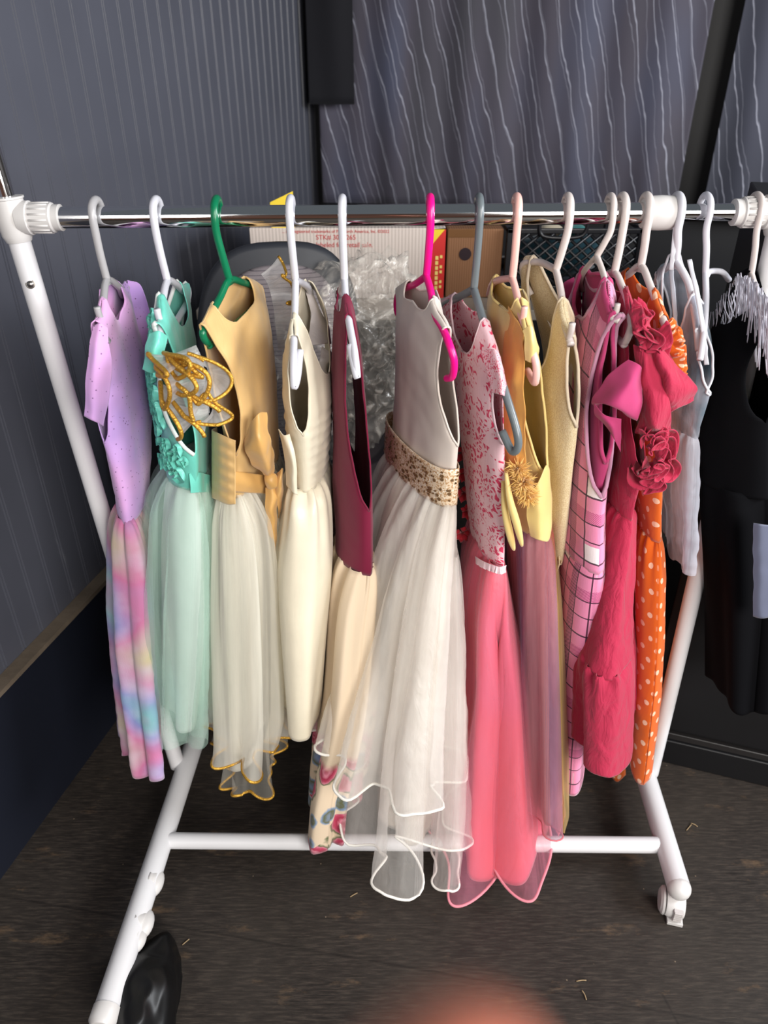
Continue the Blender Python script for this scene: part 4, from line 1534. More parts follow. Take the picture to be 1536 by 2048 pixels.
# ------------------------------------------------------------------ 3 gold and ivory
def d_gold():
    t = dress('girls_dress', (459, 564, 0), 'gold satin dress with organza shoulder ruffles, waist bow and ivory tulle skirt')
    gold = fabric('gold_satin', srgb(224, 184, 122), 0.42, 0.25, 0.05, trans=0.06, wr=0.12, spec=0.45)
    goldd = fabric('deep_gold_satin', srgb(214, 166, 96), 0.42, 0.25, 0.05, trans=0.06, wr=0.15, spec=0.45)
    trim = plain('metallic_gold_thread', srgb(206, 158, 62), 0.35, metal=0.65, bump=0.6, bscale=300)
    org = sheer('grey_white_organza', srgb(236, 234, 232), 0.5, gloss=0.3, streak=0.3)
    tul = sheer('ivory_tulle', srgb(248, 244, 232), 0.42, streak=0.28, scale=60)
    tul2 = sheer('ivory_inner_tulle', srgb(248, 244, 232), 0.15, streak=0.3, scale=60)
    lin = fabric('ivory_lining', srgb(240, 236, 222), 0.6, 0.2, 0.05, trans=0.2)
    bodice('bodice', [(396, 668, -.145, 520, .12, .012, .014), (432, 780, -.14, 536, .12, .032, .028), (470, 890, -.13, 550, .11, .046, .022), (470, 998, -.11, 556, .07, .042, .014)],
           gold, t, va=0.68, neckR=(0.46, 0.25, 0.14), neckL=(0.46, 0.22, 0.05), arm=(0.10, 0.05), hang=HLINE[437], crump=0.003, seed=7, binding=gold, bind_r=.0016)
    # pleated front wrap below the armhole
    net = []
    for k in range(13):
        y = 866 + k * 11.2
        o_ = .004 if k % 2 else 0.0
        net.append([(434, y - 12, -.03), (424, y - 6, -.075 - o_), (436, y, -.112 - o_), (454, y + 8, -.130 - o_), (471, y + 15 - .6 * k, -.1365)])
    patch(net, gold, 'pleated_panel', t, nu=8, nv=4)
    patch([[(466, 942, -.128), (500, 946, -.10), (536, 952, -.07)], [(466, 962, -.134), (500, 968, -.108), (534, 972, -.072)], [(466, 984, -.128), (500, 986, -.10), (534, 988, -.07)]], goldd, 'sash', t, nu=12, nv=6, crump=.002)
    bw = MB()
    patch([[(489, 880, -.12), (512, 832, -.13), (532, 826, -.11)], [(492, 905, -.135), (518, 880, -.15), (540, 870, -.12)], [(505, 930, -.11), (530, 925, -.13), (548, 905, -.10)], [(535, 958, -.09), (541, 960, -.095), (546, 955, -.085)]], goldd, None, None, crump=.006, seed=3, mb=bw)
    patch([[(552, 950, -.08), (562, 935, -.09), (566, 940, -.07)], [(548, 960, -.09), (560, 975, -.10), (566, 990, -.07)], [(545, 970, -.085), (552, 1000, -.09), (558, 1040, -.07)]], goldd, None, None, crump=.004, seed=5, mb=bw)
    patch([[(530, 975, -.09), (544, 972, -.095), (556, 975, -.08)], [(532, 1020, -.10), (545, 1025, -.105), (553, 1020, -.09)], [(538, 1070, -.10), (546, 1082, -.10), (550, 1105, -.09)]], goldd, None, None, crump=.004, seed=8, mb=bw)
    k = U(543, 962, -.095)
    v = []
    for i in range(13):
        th = pi * i / 12
        for q in range(20):
            a = 2 * pi * q / 20
            p = np.array((.012 * sin(th) * cos(a), .010 * sin(th) * sin(a), .014 * cos(th)))
            v.append(k + p * (1 + .25 * nz(p, 90, 2)))
    bw.add(v, grid_faces(13, 20, True))
    thicken(bw.build('bow', goldd, t))
    # rhinestone clips
    rng = random.Random(2)
    mrh = plain('rhinestone', srgb(236, 226, 200), 0.08, metal=0.8)
    for (px, py) in ((489, 682), (498, 782)):
        rh = MB()
        rh.box(tuple(U(px, py, -.019) - np.array((.003, .0005, .006))), tuple(U(px, py, -.019) + np.array((.003, .0005, .006))))
        for q in range(9):
            c = U(px + rng.uniform(-4, 4), py + rng.uniform(-8, 8), -.02)
            rh.lathe([(0, -.001), (.0018, -.0006), (.0012, .0012), (0, .0014)], c, (-0.1, -1, .2), 8)
        rh.build('rhinestone_clip', mrh, t, smooth=False)
    # frilled organza shoulder ruffles
    near = [(392, 690, -.14), (402, 712, -.145), (410, 745, -.15), (414, 785, -.15), (420, 825, -.145)]
    sl = empty_part('sleeve_ruffle', t)
    P = [U(*p) for p in near]
    ruffle('organza', P, .068, 2.6, .026, (-1.0, -.55, -.10), org, sl, seed=3, trim=trim, trim_r=.0035, thick=False, cols=220)
    ruffle('organza', [p + np.array((0, -.008, -.004)) for p in P], .046, 3.2, .022, (-.7, -1.0, -.2), org, sl, seed=9, trim=trim, trim_r=.0035, thick=False, cols=220)
    ruffle('organza', [p + np.array((.006, -.006, -.002)) for p in P[1:]], .040, 2.2, .020, (.35, -1.0, .1), org, sl, seed=14, trim=trim, trim_r=.0027, thick=False, cols=200)
    ruffle('organza', [p + np.array((.004, -.012, -.006)) for p in P[:4]], .036, 2.8, .020, (-.2, -1.0, -.5), org, sl, seed=23, trim=trim, trim_r=.0035, thick=False, cols=200)
    sf = empty_part('sleeve_ruffle', t)
    P = [U(*p) for p in [(522, 548, .13), (536, 570, .13), (546, 610, .125), (552, 660, .12), (556, 700, .11)]]
    ruffle('organza', P, .042, 3.0, .018, (1.0, -.25, 0.1), org, sf, seed=5, trim=trim, trim_r=.0024, thick=False, cols=200)
    skirt('lining', [(470, 992, -.105, 550, .06, .04, .014), (478, 1150, -.13, 530, .09, .048, .03), (484, 1350, -.14, 510, .10, .044, .032), (478, 1550, -.16, 500, .10, .030, .028)], lin, t, nfold=6, amp=(.003, .008), seed=12, gather=.002)
    skirt('overskirt', [(470, 990, -.115, 552, .07, .046, .016), (480, 1080, -.145, 540, .11, .068, .046), (488, 1300, -.17, 520, .13, .078, .064), (492, 1545, -.20, 520, .13, .076, .070)],
          tul, t, nfold=12, amp=(.005, .018), seed=13, sharp=1.8, hemwave=.012, gather=.004, thick=False, trim=trim, trim_r=.0030, lettuce=.016, lettn=9, cols=420)
    skirt('overskirt', [(470, 992, -.112, 552, .066, .043, .015), (480, 1080, -.14, 540, .10, .060, .040), (486, 1300, -.16, 520, .12, .066, .056), (490, 1590, -.19, 525, .12, .062, .060)],
          tul2, t, nfold=11, amp=(.004, .014), seed=33, hemwave=.012, gather=.004, thick=False, trim=trim, trim_r=.0030, lettuce=.016, lettn=8, cols=420)


def empty_part(name, parent):
    """a part that is itself made of pieces"""
    o = bpy.data.objects.new(name, None)
    o.empty_display_size = 0.02
    o.parent = parent
    COL.objects.link(o)
    o.matrix_basis = parent.matrix_basis.copy()
    o.matrix_parent_inverse = parent.matrix_basis.inverted()
    return o


d_gold()


# ------------------------------------------------------------------ 4 ivory satin
def d_ivory():
    t = dress('girls_dress', (591, 566, 0), 'plain ivory satin dress with a pleated bodice between the gold and burgundy dresses')
    sat = fabric('ivory_satin', srgb(238, 228, 204), 0.36, 0.2, 0.04, trans=0.1, wr=0.16, spec=0.5, wrs=9)
    shr = fabric('pearl_grey_satin', srgb(206, 198, 196), 0.35, 0.2, 0.04, trans=0.1, wr=0.3, spec=0.5)
    bodice('bodice', [(591, 650, -.12, 625, .10, .014, .016), (592, 740, -.125, 640, .11, .03, .03), (606, 850, -.12, 642, .10, .042, .032), (612, 985, -.10, 632, .08, .042, .026)],
           sat, t, va=0.6, neckR=(0.5, 0.3, 0.42), neckL=(0.45, 0.30, 0.3), arm=(0.07, 0.06), hang=HLINE[584], crump=0.003, seed=9, pleat=.0032, pleatn=16, binding=sat, bind_r=.0013)
    # crossover fold at the side
    patch([[(558, 858, -.10), (568, 870, -.118), (580, 868, -.12)], [(570, 920, -.105), (584, 925, -.128), (592, 920, -.125)], [(572, 970, -.10), (586, 985, -.122), (596, 990, -.12)]], sat, 'side_panel', t, crump=.002)
    patch([[(640, 690, .03), (656, 700, .03), (664, 690, .05)], [(634, 760, .02), (652, 770, .02), (664, 780, .05)], [(636, 830, .02), (650, 845, .02), (660, 850, .05)]], shr, 'draped_panel', t, crump=.014, seed=4)
    patch([[(610, 575, .08), (622, 585, .085), (632, 600, .09)], [(622, 640, .06), (640, 652, .06), (656, 650, .08)], [(618, 690, .03), (642, 688, .035), (662, 688, .05)]], shr, 'draped_panel', t, crump=.006, seed=7)
    skirt('skirt', [(612, 980, -.10, 632, .08, .042, .026), (610, 1030, -.125, 625, .10, .046, .04), (604, 1180, -.15, 610, .12, .060, .054), (604, 1330, -.17, 604, .12, .054, .046), (606, 1477, -.175, 602, .12, .042, .036)],
          sat, t, nfold=5, amp=(.003, .007), seed=15, hemwave=.004, gather=.004)


d_ivory()


# ------------------------------------------------------------------ 5 burgundy and roses
def d_burgundy():
    t = dress('girls_dress', (689, 566, 0), 'burgundy tank dress with a long cream skirt printed with roses at the hem')
    bur = fabric('burgundy_jersey', srgb(120, 20, 54), 0.85, 0.15, 0.12, trans=0.05)

    def rcol(nt):
        co = coords(nt, 'UV')
        cream = srgb(238, 218, 190)
        ob = coords(nt)
        v = N_(nt, 'ShaderNodeTexVoronoi', i_Scale=19.0, i_Randomness=0.8)
        nt.links.new(ob, v.inputs['Vector'])
        sx = N_(nt, 'ShaderNodeSeparateXYZ')
        nt.links.new(co, sx.inputs[0])
        n = N_(nt, 'ShaderNodeTexNoise', i_Scale=60.0, i_Detail=2.0)
        nt.links.new(ob, n.inputs['Vector'])
        dd = mth(nt, 'ADD', v.outputs['Distance'], mth(nt, 'MULTIPLY', n.outputs['Fac'], 0.22))
        petal = ramp(nt, dd, [(0.14, srgb(150, 30, 66)), (0.24, srgb(226, 120, 146)), (0.32, srgb(180, 46, 80)), (0.41, srgb(236, 150, 168)), (0.50, srgb(186, 52, 86)), (0.60, srgb(206, 80, 110)), (0.66, srgb(224, 140, 158)), (0.72, srgb(104, 118, 78)), (0.80, cream)]).outputs[0]
        leaf = ramp(nt, dd, [(0.14, srgb(96, 120, 176)), (0.26, srgb(150, 170, 206)), (0.46, srgb(110, 112, 74)), (0.54, srgb(140, 164, 196)), (0.6, cream)]).outputs[0]
        pick = ramp(nt, v.outputs['Color'], [(0.34, (0, 0, 0)), (0.36, (1, 1, 1))], 'CONSTANT').outputs[0]
        pat = mix(nt, pick, leaf, petal)
        low = ramp(nt, sx.outputs[1], [(0.40, (0, 0, 0)), (0.415, (1, 1, 1))]).outputs[0]
        return mix(nt, mth(nt, 'MULTIPLY', 1.0, low), cream, pat)
    cr = fabric('cream_rose_print', None, 0.75, 0.2, 0.08, build=rcol, trans=0.2)
    bodice('bodice', [(688, 600, -.10, 676, .08, .010, .010), (714, 760, -.13, 690, .10, .03, .012), (738, 990, -.125, 708, .09, .048, .012), (740, 1152, -.115, 712, .07, .050, .012)],
           bur, t, va=0.70, neckR=(0.5, 0.26, 0.25), neckL=(0.5, 0.26, 0.10), arm=(0.12, 0.06), hang=HLINE[687], crump=0.002, seed=12, binding=bur, bind_r=.0016)
    skirt('skirt', [(741, 1146, -.115, 712, .07, .052, .013), (722, 1230, -.14, 708, .10, .050, .035), (700, 1450, -.19, 700, .13, .044, .05), (655, 1640, -.25, 680, .12, .032, .07, .05), (648, 1707, -.262, 680, .12, .030, .07, .09)],
          cr, t, nfold=9, amp=(.005, .016), sharp=1.6, seed=16, hemwave=.018, hemn=2, gather=.003, pinch=((0.5, .3, .03),))


d_burgundy()


# ------------------------------------------------------------------ 6 white satin, sequin belt, organza
def d_white():
    t = dress('girls_dress', (853, 556, 0), 'white satin dress with a gold sequin belt and layered white organza skirt')
    sat = fabric('white_satin', srgb(236, 224, 214), 0.40, 0.2, 0.03, trans=0.12, wr=0.06, spec=0.45, wrs=8)
    lin = fabric('cream_lining', srgb(236, 226, 212), 0.6, 0.2, 0.05, trans=0.2)
    org = sheer('white_organza', srgb(250, 246, 240), 0.40, rough=0.4, gloss=0.5, streak=0.35, scale=40)
    org2 = sheer('white_inner_organza', srgb(250, 246, 240), 0.30, rough=0.4, gloss=0.5, streak=0.35, scale=40)
    hem = fabric('white_rolled_hem', srgb(244, 240, 232), 0.5, 0.2, 0.05, trans=0.1)
    bodice('bodice', [(893, 660, -.145, 818, .12, .014, .012), (906, 780, -.14, 812, .12, .036, .018), (916, 890, -.132, 800, .10, .034, .016), (908, 985, -.115, 788, .09, .030, .014)],
           sat, t, va=0.66, neckR=(0.52, 0.24, 0.08), neckL=(0.50, 0.24, 0.12), arm=(0.07, 0.05), hang=HLINE[861], crump=0.0025, seed=14, binding=sat, bind_r=.0018)
    # belt wrapped round the waist
    bm_, _v = skirt('belt', [(912, 938, -.128, 790, .105, .040, .020), (908, 1012, -.122, 784, .10, .038, .020)],
                    (lambda: m_belt())(), t, nfold=4, amp=(0, 0), rows=12, seed=2, hemwave=0, squar=0.7, inset=0)
    sq = MB()
    rng = random.Random(6)
    for k in range(170):
        i = rng.randint(1, 10)
        j = int(rng.uniform(0.52, 1.03) * _v.shape[1]) % _v.shape[1]
        p = _v[i, j]
        nx = _v[i, (j + 1) % _v.shape[1]] - _v[i, j - 1]
        nn = np.cross(nx, np.array((0, 0, 1.0)))
        nn = nn / (np.linalg.norm(nn) + 1e-9)
        if np.dot(nn, p - (_v[i].mean(0))) < 0:
            nn = -nn
        r = rng.choice((.0018, .0018, .0024, .0032))
        sq.lathe([(r * .35, .0008), (r * .4, .0016), (r, .0014), (r, .0006)], p + nn * .0006, nn, 10)
    sq.build('sequins', plain('bronze_sequin', srgb(128, 98, 66), 0.25, metal=0.25, coat=0.5), bm_, smooth=False)
    skirt('lining', [(906, 1004, -.115, 790, .09, .034, .018), (888, 1120, -.14, 785, .11, .048, .03), (862, 1400, -.17, 785, .12, .062, .04), (838, 1690, -.22, 790, .12, .075, .05, .06)], lin, t, nfold=8, amp=(.003, .012), seed=18, gather=.003)
    # long lower layer
    skirt('overskirt', [(907, 1004, -.118, 788, .095, .037, .02), (890, 1120, -.15, 785, .13, .055, .036), (864, 1400, -.21, 782, .15, .085, .072), (840, 1705, -.33, 782, .10, .104, .104, .06), (836, 1788, -.365, 784, .08, .110, .110, .08)],
          org2, t, nfold=7, amp=(.005, .032), sharp=1.8, seed=19, hemwave=.03, hemn=3, gather=.004, thick=False, trim=hem, trim_r=.0026, crump=.004, pinch=((0.35, .28, .09),))
    # narrow front gore of the lower layer
    skirt('overskirt', [(914, 1120, -.14, 900, -.06, .012, .012), (918, 1350, -.19, 900, -.06, .018, .018), (912, 1620, -.27, 892, -.12, .024, .026), (898, 1792, -.335, 884, -.20, .026, .026)],
          org2, t, nfold=4, amp=(.001, .005), seed=51, hemwave=.006, thick=False, trim=hem, trim_r=.0024, crump=.003, cols=120)
    # upper layer, flaring at the left
    skirt('overskirt', [(907, 1002, -.12, 786, .10, .039, .022), (888, 1120, -.155, 780, .14, .066, .04), (864, 1350, -.20, 765, .16, .105, .078), (850, 1530, -.265, 745, .12, .140, .098), (848, 1600, -.285, 738, .10, .155, .102)],
          org, t, nfold=8, amp=(.006, .030), sharp=1.8, seed=21, hemwave=.035, hemn=2, gather=.004, thick=False, trim=hem, trim_r=.0028, crump=.004)


def m_belt():
    def bc(nt):
        v = N_(nt, 'ShaderNodeTexVoronoi', i_Scale=420.0)
        nt.links.new(coords(nt), v.inputs['Vector'])
        return ramp(nt, v.outputs['Color'], [(0.3, srgb(226, 204, 176)), (0.55, srgb(190, 152, 112)), (0.8, srgb(244, 232, 214))], 'CONSTANT').outputs[0]
    return fabric('beaded_belt_cloth', None, 0.45, 0.1, 0.5, 500, trans=0, build=bc)


d_white()


# ------------------------------------------------------------------ 7 pink lace and coral chiffon
def d_lace():
    t = dress('girls_dress', (948, 582, 0), 'pink lace dress with a long coral chiffon skirt that nearly reaches the floor')

    def lc(nt):
        co = coords(nt, 'UV')
        n = N_(nt, 'ShaderNodeTexNoise', i_Scale=30.0, i_Detail=2.0)
        nt.links.new(co, n.inputs['Vector'])
        mp = mix(nt, 0.12, co, n.outputs['Color'])
        v = N_(nt, 'ShaderNodeTexVoronoi', i_Scale=24.0)
        nt.links.new(mp, v.inputs['Vector'])
        v2 = N_(nt, 'ShaderNodeTexVoronoi', i_Scale=52.0, feature='DISTANCE_TO_EDGE')
        nt.links.new(mp, v2.inputs['Vector'])
        hole = ramp(nt, v2.outputs['Distance'], [(0.13, (0, 0, 0)), (0.18, (1, 1, 1))]).outputs[0]
        sel = ramp(nt, v.outputs['Distance'], [(0.42, (0, 0, 0)), (0.50, (1, 1, 1))]).outputs[0]
        return mix(nt, mth(nt, 'MULTIPLY', hole, sel), srgb(246, 204, 212), srgb(222, 62, 100))
    lace = fabric('pink_corded_lace', None, 0.85, 0.2, 0.6, 260, build=lc, trans=0.1)
    white = fabric('pale_lace_edging', srgb(242, 214, 220), 0.85, 0.2, 0.8, 300, trans=0.1)

    def cc(nt):
        n = N_(nt, 'ShaderNodeTexNoise', i_Scale=3.0, i_Detail=2.0)
        nt.links.new(coords(nt), n.inputs['Vector'])
        return ramp(nt, n.outputs['Fac'], [(0.35, srgb(244, 104, 116)), (0.65, srgb(238, 112, 146))]).outputs[0]
    cor = fabric('coral_chiffon', None, 0.7, 0.35, 0.06, build=cc, trans=0.22)
    inn = fabric('coral_lining', srgb(232, 84, 104), 0.7, 0.2, 0.05, trans=0.1)
    org = sheer('pink_organza', srgb(240, 150, 176), 0.30, rough=0.4, gloss=0.5, streak=0.4)
    hem = fabric('pink_rolled_hem', srgb(238, 146, 160), 0.5, 0.2, 0.05, trans=0.1)
    bodice('bodice', [(988, 706, -.15, 906, .12, .012, .012), (1002, 820, -.148, 918, .12, .030, .014), (1006, 880, -.145, 925, .11, .032, .014), (1006, 1140, -.12, 950, .07, .026, .010)],
           lace, t, va=0.36, neckR=(0.5, 0.24, 0.08), neckL=(0.5, 0.24, 0.17), arm=(0.05, 0.05), hang=HLINE[958], crump=0.002, seed=17, binding=white, bind_r=.0018, bind_sides='L')
    patch([[(962, 702, -.13), (988, 698, -.155), (1000, 712, -.15)], [(975, 745, -.145), (1000, 745, -.17), (1013, 765, -.155)], [(985, 785, -.15), (1004, 790, -.168), (1014, 795, -.155)]], lace, 'shoulder_strap', t, crump=.002)
    V = ruffle_geo([U(*p) for p in [(950, 1112, -.062), (966, 1122, -.108), (986, 1130, -.135), (1002, 1134, -.142), (1013, 1130, -.132)]], .014, 9, .002, (0, -.25, -1), 3, 6, 0, 120)
    mesh_obj('lace_edging', V.reshape(-1, 3), grid_faces(*V.shape[:2]), white, t)
    keys = [(1006, 1132, -.118, 955, .07, .028, .011), (1006, 1250, -.16, 950, .10, .044, .028), (1010, 1450, -.21, 958, .12, .060, .056), (1006, 1700, -.29, 958, .12, .078, .080, .05), (1002, 1832, -.345, 958, .12, .084, .090, .12)]
    skirt('skirt', keys, cor, t, nfold=5, amp=(.003, .012), seed=23, hemwave=.010, hemn=2, gather=.003, squar=0.5, pinch=((6.2, .27, .30),), cols=340)
    k2 = [(a, b, c - .004, d, e, f * 1.03 + .001, g * 1.05 + .001) for (a, b, c, d, e, f, g) in keys[:3]] + [(1000, 1700, -.31, 945, .13, .098, .100, .05), (998, 1862, -.378, 945, .13, .118, .124, .13)]
    skirt('overskirt', k2, org, t, nfold=5, amp=(.002, .014), seed=23, hemwave=.018, hemn=2, gather=.003, squar=0.5, thick=False, trim=hem, trim_r=.0028, pinch=((6.22, .22, .27),), cols=340)
    # red flower corsage at the waist behind
    fl = MB()
    rng = random.Random(9)
    for (px, py) in ((925, 905), (932, 945), (928, 985), (938, 1020), (924, 1065)):
        c = U(px, py, .02)
        for q in range(6):
            a = 2 * pi * q / 6 + rng.random()
            d = np.array((cos(a), -.4, sin(a)))
            w = np.array((-sin(a), 0, cos(a)))
            fl.add([c, c + d * .011 + w * .007, c + d * .019, c + d * .011 - w * .007, c + d * .011 + np.array((0, -.004, 0))], [(0, 1, 4), (1, 2, 4), (2, 3, 4), (3, 0, 4)])
    thicken(fl.build('flower_corsage', fabric('red_petal', srgb(196, 40, 56), 0.7), t))


d_lace()


# ------------------------------------------------------------------ 8 yellow costume dress
def d_yellow():
    t = dress('girls_dress', (1025, 560, 0), 'yellow satin costume dress with fluffy flower and sheer mauve rainbow skirt')
    sat = fabric('yellow_satin', srgb(246, 218, 142), 0.38, 0.2, 0.03, trans=0.08, wr=0.14, spec=0.5)
    orn = fabric('shaded_yellow_satin', srgb(240, 176, 92), 0.45, 0.2, 0.03, trans=0.1, wr=0.2)  # the yellow satin again, with its shaded tone put into the colour
    fuz = fabric('apricot_fluff', srgb(246, 204, 120), 0.9, 0.5, 0.2, trans=0.2)
    bodice('bodice', [(1060, 655, -.14, 978, .12, .012, .014), (1080, 780, -.14, 990, .12, .040, .016), (1096, 930, -.13, 1008, .10, .048, .012), (1097, 1080, -.115, 1035, .07, .046, .012)],
           sat, t, va=0.64, neckR=(0.5, 0.24, 0.06), neckL=(0.5, 0.24, 0.10), arm=(0.09, 0.05), hang=HLINE[1033], crump=0.003, seed=19, binding=sat, bind_r=.0022)
    patch([[(1018, 612, -.06), (1034, 640, -.10), (1048, 668, -.135)], [(1002, 740, -.075), (1024, 745, -.125), (1048, 750, -.145)], [(1000, 800, -.08), (1024, 800, -.125), (1048, 800, -.145)], [(1004, 920, -.09), (1026, 930, -.13), (1052, 935, -.145)]], orn, 'shaded_face_panel', t, crump=.003)  # painted shade: orange patch over the darker left face of the bodice
    patch([[(1046, 660, -.143), (1062, 652, -.15), (1076, 690, -.14)], [(1050, 682, -.15), (1066, 690, -.158), (1078, 700, -.14)], [(1050, 720, -.145), (1062, 725, -.15), (1072, 722, -.14)]], sat, 'shoulder_strap', t, crump=.002)
    # bib at the side below the armhole
    patch([[(1052, 1000, -.135), (1074, 968, -.148), (1094, 930, -.135), (1100, 950, -.12)], [(1054, 1035, -.142), (1078, 1020, -.155), (1100, 1010, -.14), (1104, 1020, -.12)], [(1062, 1072, -.135), (1078, 1080, -.148), (1096, 1082, -.135), (1102, 1060, -.12)]], sat, 'side_bib', t, crump=.002)
    mb = MB()
    rng = random.Random(12)
    for (cx, cy, Y, r, n) in ((1046, 965, -.150, .022, 320), (1036, 938, -.145, .020, 220), (1054, 990, -.150, .019, 240)):
        c = U(cx, cy, Y)
        for k in range(n):
            d = np.array((rng.gauss(0, 1), rng.gauss(-.5, .8), rng.gauss(0, 1)))
            d /= np.linalg.norm(d)
            L = r * rng.uniform(.7, 1.35)
            e = c + d * L
            w = np.cross(d, np.array((rng.gauss(0, 1), rng.gauss(0, 1), rng.gauss(0, 1))))
            w = w / np.linalg.norm(w) * .0011
            m_ = c + d * L * .55 + np.array((0, 0, .003 * rng.gauss(0, 1)))
            mb.add([c - w, c + w, m_ + w * 1.2, m_ - w * 1.2, e], [(0, 1, 2, 3), (3, 2, 4)])
    mb.build('fluffy_flower', fuz, t)
    for pts in ([(1012, 945, -.15), (1020, 1000, -.16), (1034, 1050, -.165), (1044, 1092, -.16)], [(1006, 962, -.14), (1010, 1020, -.15), (1020, 1070, -.152), (1028, 1100, -.148)]):
        P = smooth_path([U(*p) for p in pts], 24)
        n = len(P)
        w = MB()
        w.tube(P, [.0022 + .0058 * sin(pi * min(1, (i + 1) / n)) ** .7 * (0.5 + .5 * i / n) for i in range(n)], 12)
        w.build('ribbon_loop', sat, t)

    def mc(nt):
        co = coords(nt, 'UV')
        sx = N_(nt, 'ShaderNodeSeparateXYZ')
        nt.links.new(co, sx.inputs[0])
        n = N_(nt, 'ShaderNodeTexNoise', i_Scale=9.0, i_Detail=1.0)
        nt.links.new(coords(nt), n.inputs['Vector'])
        mpv = N_(nt, 'ShaderNodeMapping')
        mpv.inputs['Scale'].default_value = (1.0, 0.06, 1.0)
        nt.links.new(co, mpv.inputs[0])
        n.inputs['Scale'].default_value = 11.0
        nt.links.new(mpv.outputs[0], n.inputs['Vector'])
        return ramp(nt, n.outputs['Fac'], [(0.30, srgb(118, 98, 142)), (0.40, srgb(168, 124, 152)), (0.50, srgb(212, 150, 156)), (0.64, srgb(236, 136, 132))]).outputs[0]
    inn = fabric('dusty_mauve_lining', srgb(204, 146, 158), 0.6, 0.2, 0.05, trans=0.2)
    over = sheer('rainbow_organza', None, 0.52, rough=0.5, gloss=0.3, streak=0.3, build=mc)
    yel = sheer('yellow_organza', srgb(226, 196, 120), 0.55, rough=0.5, gloss=0.3, streak=0.3)
    cor = sheer('coral_organza', srgb(238, 104, 110), 0.35, rough=0.5, gloss=0.3, streak=0.3)
    hemc = fabric('coral_rolled_hem', srgb(216, 110, 120), 0.5, 0.2, 0.05, trans=0.1)
    skirt('lining', [(1094, 1076, -.11, 1040, .07, .040, .010), (1094, 1250, -.15, 1050, .09, .030, .014), (1094, 1500, -.20, 1055, .09, .026, .014), (1096, 1652, -.235, 1060, .09, .024, .012)], inn, t, nfold=5, amp=(.002, .006), seed=25, gather=.002)
    skirt('overskirt', [(1096, 1074, -.115, 1038, .08, .046, .013), (1096, 1250, -.17, 1048, .11, .046, .022), (1098, 1500, -.23, 1050, .12, .046, .026), (1100, 1672, -.275, 1050, .12, .046, .026)], over, t, nfold=9, amp=(.003, .010), seed=27, gather=.003, thick=False, trim=hemc, trim_r=.0016, hemwave=.015)
    skirt('overskirt', [(1100, 1074, -.10, 1060, .09, .030, .014), (1112, 1250, -.15, 1080, .12, .03, .022), (1124, 1500, -.20, 1090, .13, .026, .022), (1131, 1668, -.235, 1090, .13, .024, .016)], yel, t, nfold=6, amp=(.002, .006), seed=29, gather=.002, thick=False, hemwave=.006)
    skirt('overskirt', [(1102, 1072, -.115, 1060, .08, .02, .012), (1106, 1250, -.16, 1070, .10, .022, .014), (1114, 1500, -.21, 1080, .10, .022, .012), (1118, 1676, -.245, 1085, .10, .02, .012)], cor, t, nfold=5, amp=(.002, .006), seed=31, gather=.002, thick=False, trim=hemc, trim_r=.0014, hemwave=.01)


d_yellow()


# ------------------------------------------------------------------ 9 cream knit
def d_cream():
    t = dress('girls_dress', (1112, 546, 0), 'sleeveless cream knit dress between the yellow satin and pink plaid dresses')

    def kc(nt):
        n = N_(nt, 'ShaderNodeTexNoise', i_Scale=500.0, i_Detail=2.0)
        nt.links.new(coords(nt), n.inputs['Vector'])
        return ramp(nt, n.outputs['Fac'], [(0.35, srgb(220, 196, 150)), (0.65, srgb(242, 226, 190))]).outputs[0]
    kn = fabric('cream_flecked_knit', None, 0.9, 0.4, 0.6, 450, build=kc, trans=0.08)
    rim = fabric('cream_facing', srgb(232, 216, 190), 0.8, 0.2, 0.1)
    bodice('bodice', [(1150, 690, -.14, 1076, .11, .012, .012), (1160, 760, -.14, 1082, .11, .032, .014), (1156, 830, -.13, 1086, .10, .040, .014), (1136, 1000, -.10, 1090, .09, .032, .012), (1122, 1130, -.07, 1092, .08, .020, .012)],
           kn, t, va=0.30, neckR=(0.5, 0.26, 0.10), neckL=(0.5, 0.26, 0.23), arm=(0.05, 0.04), hang=HLINE[1134], crump=0.002, seed=21, binding=rim, bind_r=.0026)
    ml = fabric('woven_label', srgb(226, 214, 200), 0.7, 0.1, 0.1)
    patch([[(1094, 640, .0), (1106, 655, -.01)], [(1106, 668, -.02), (1116, 690, -.03)]], ml, 'neck_label', t, nu=6, nv=6)
    mb = MB()
    for (x0, y0, x1, y1) in ((1118, 1110, 1110, 1150), (1122, 1118, 1116, 1132)):
        P = smooth_path([U(x0, y0, -.07), U((x0 + x1) / 2 + 4, (y0 + y1) / 2, -.075), U(x1, y1, -.07)], 16)
        mb.tube(P, .0014, 6)
    mb.build('loose_thread', kn, t)


d_cream()


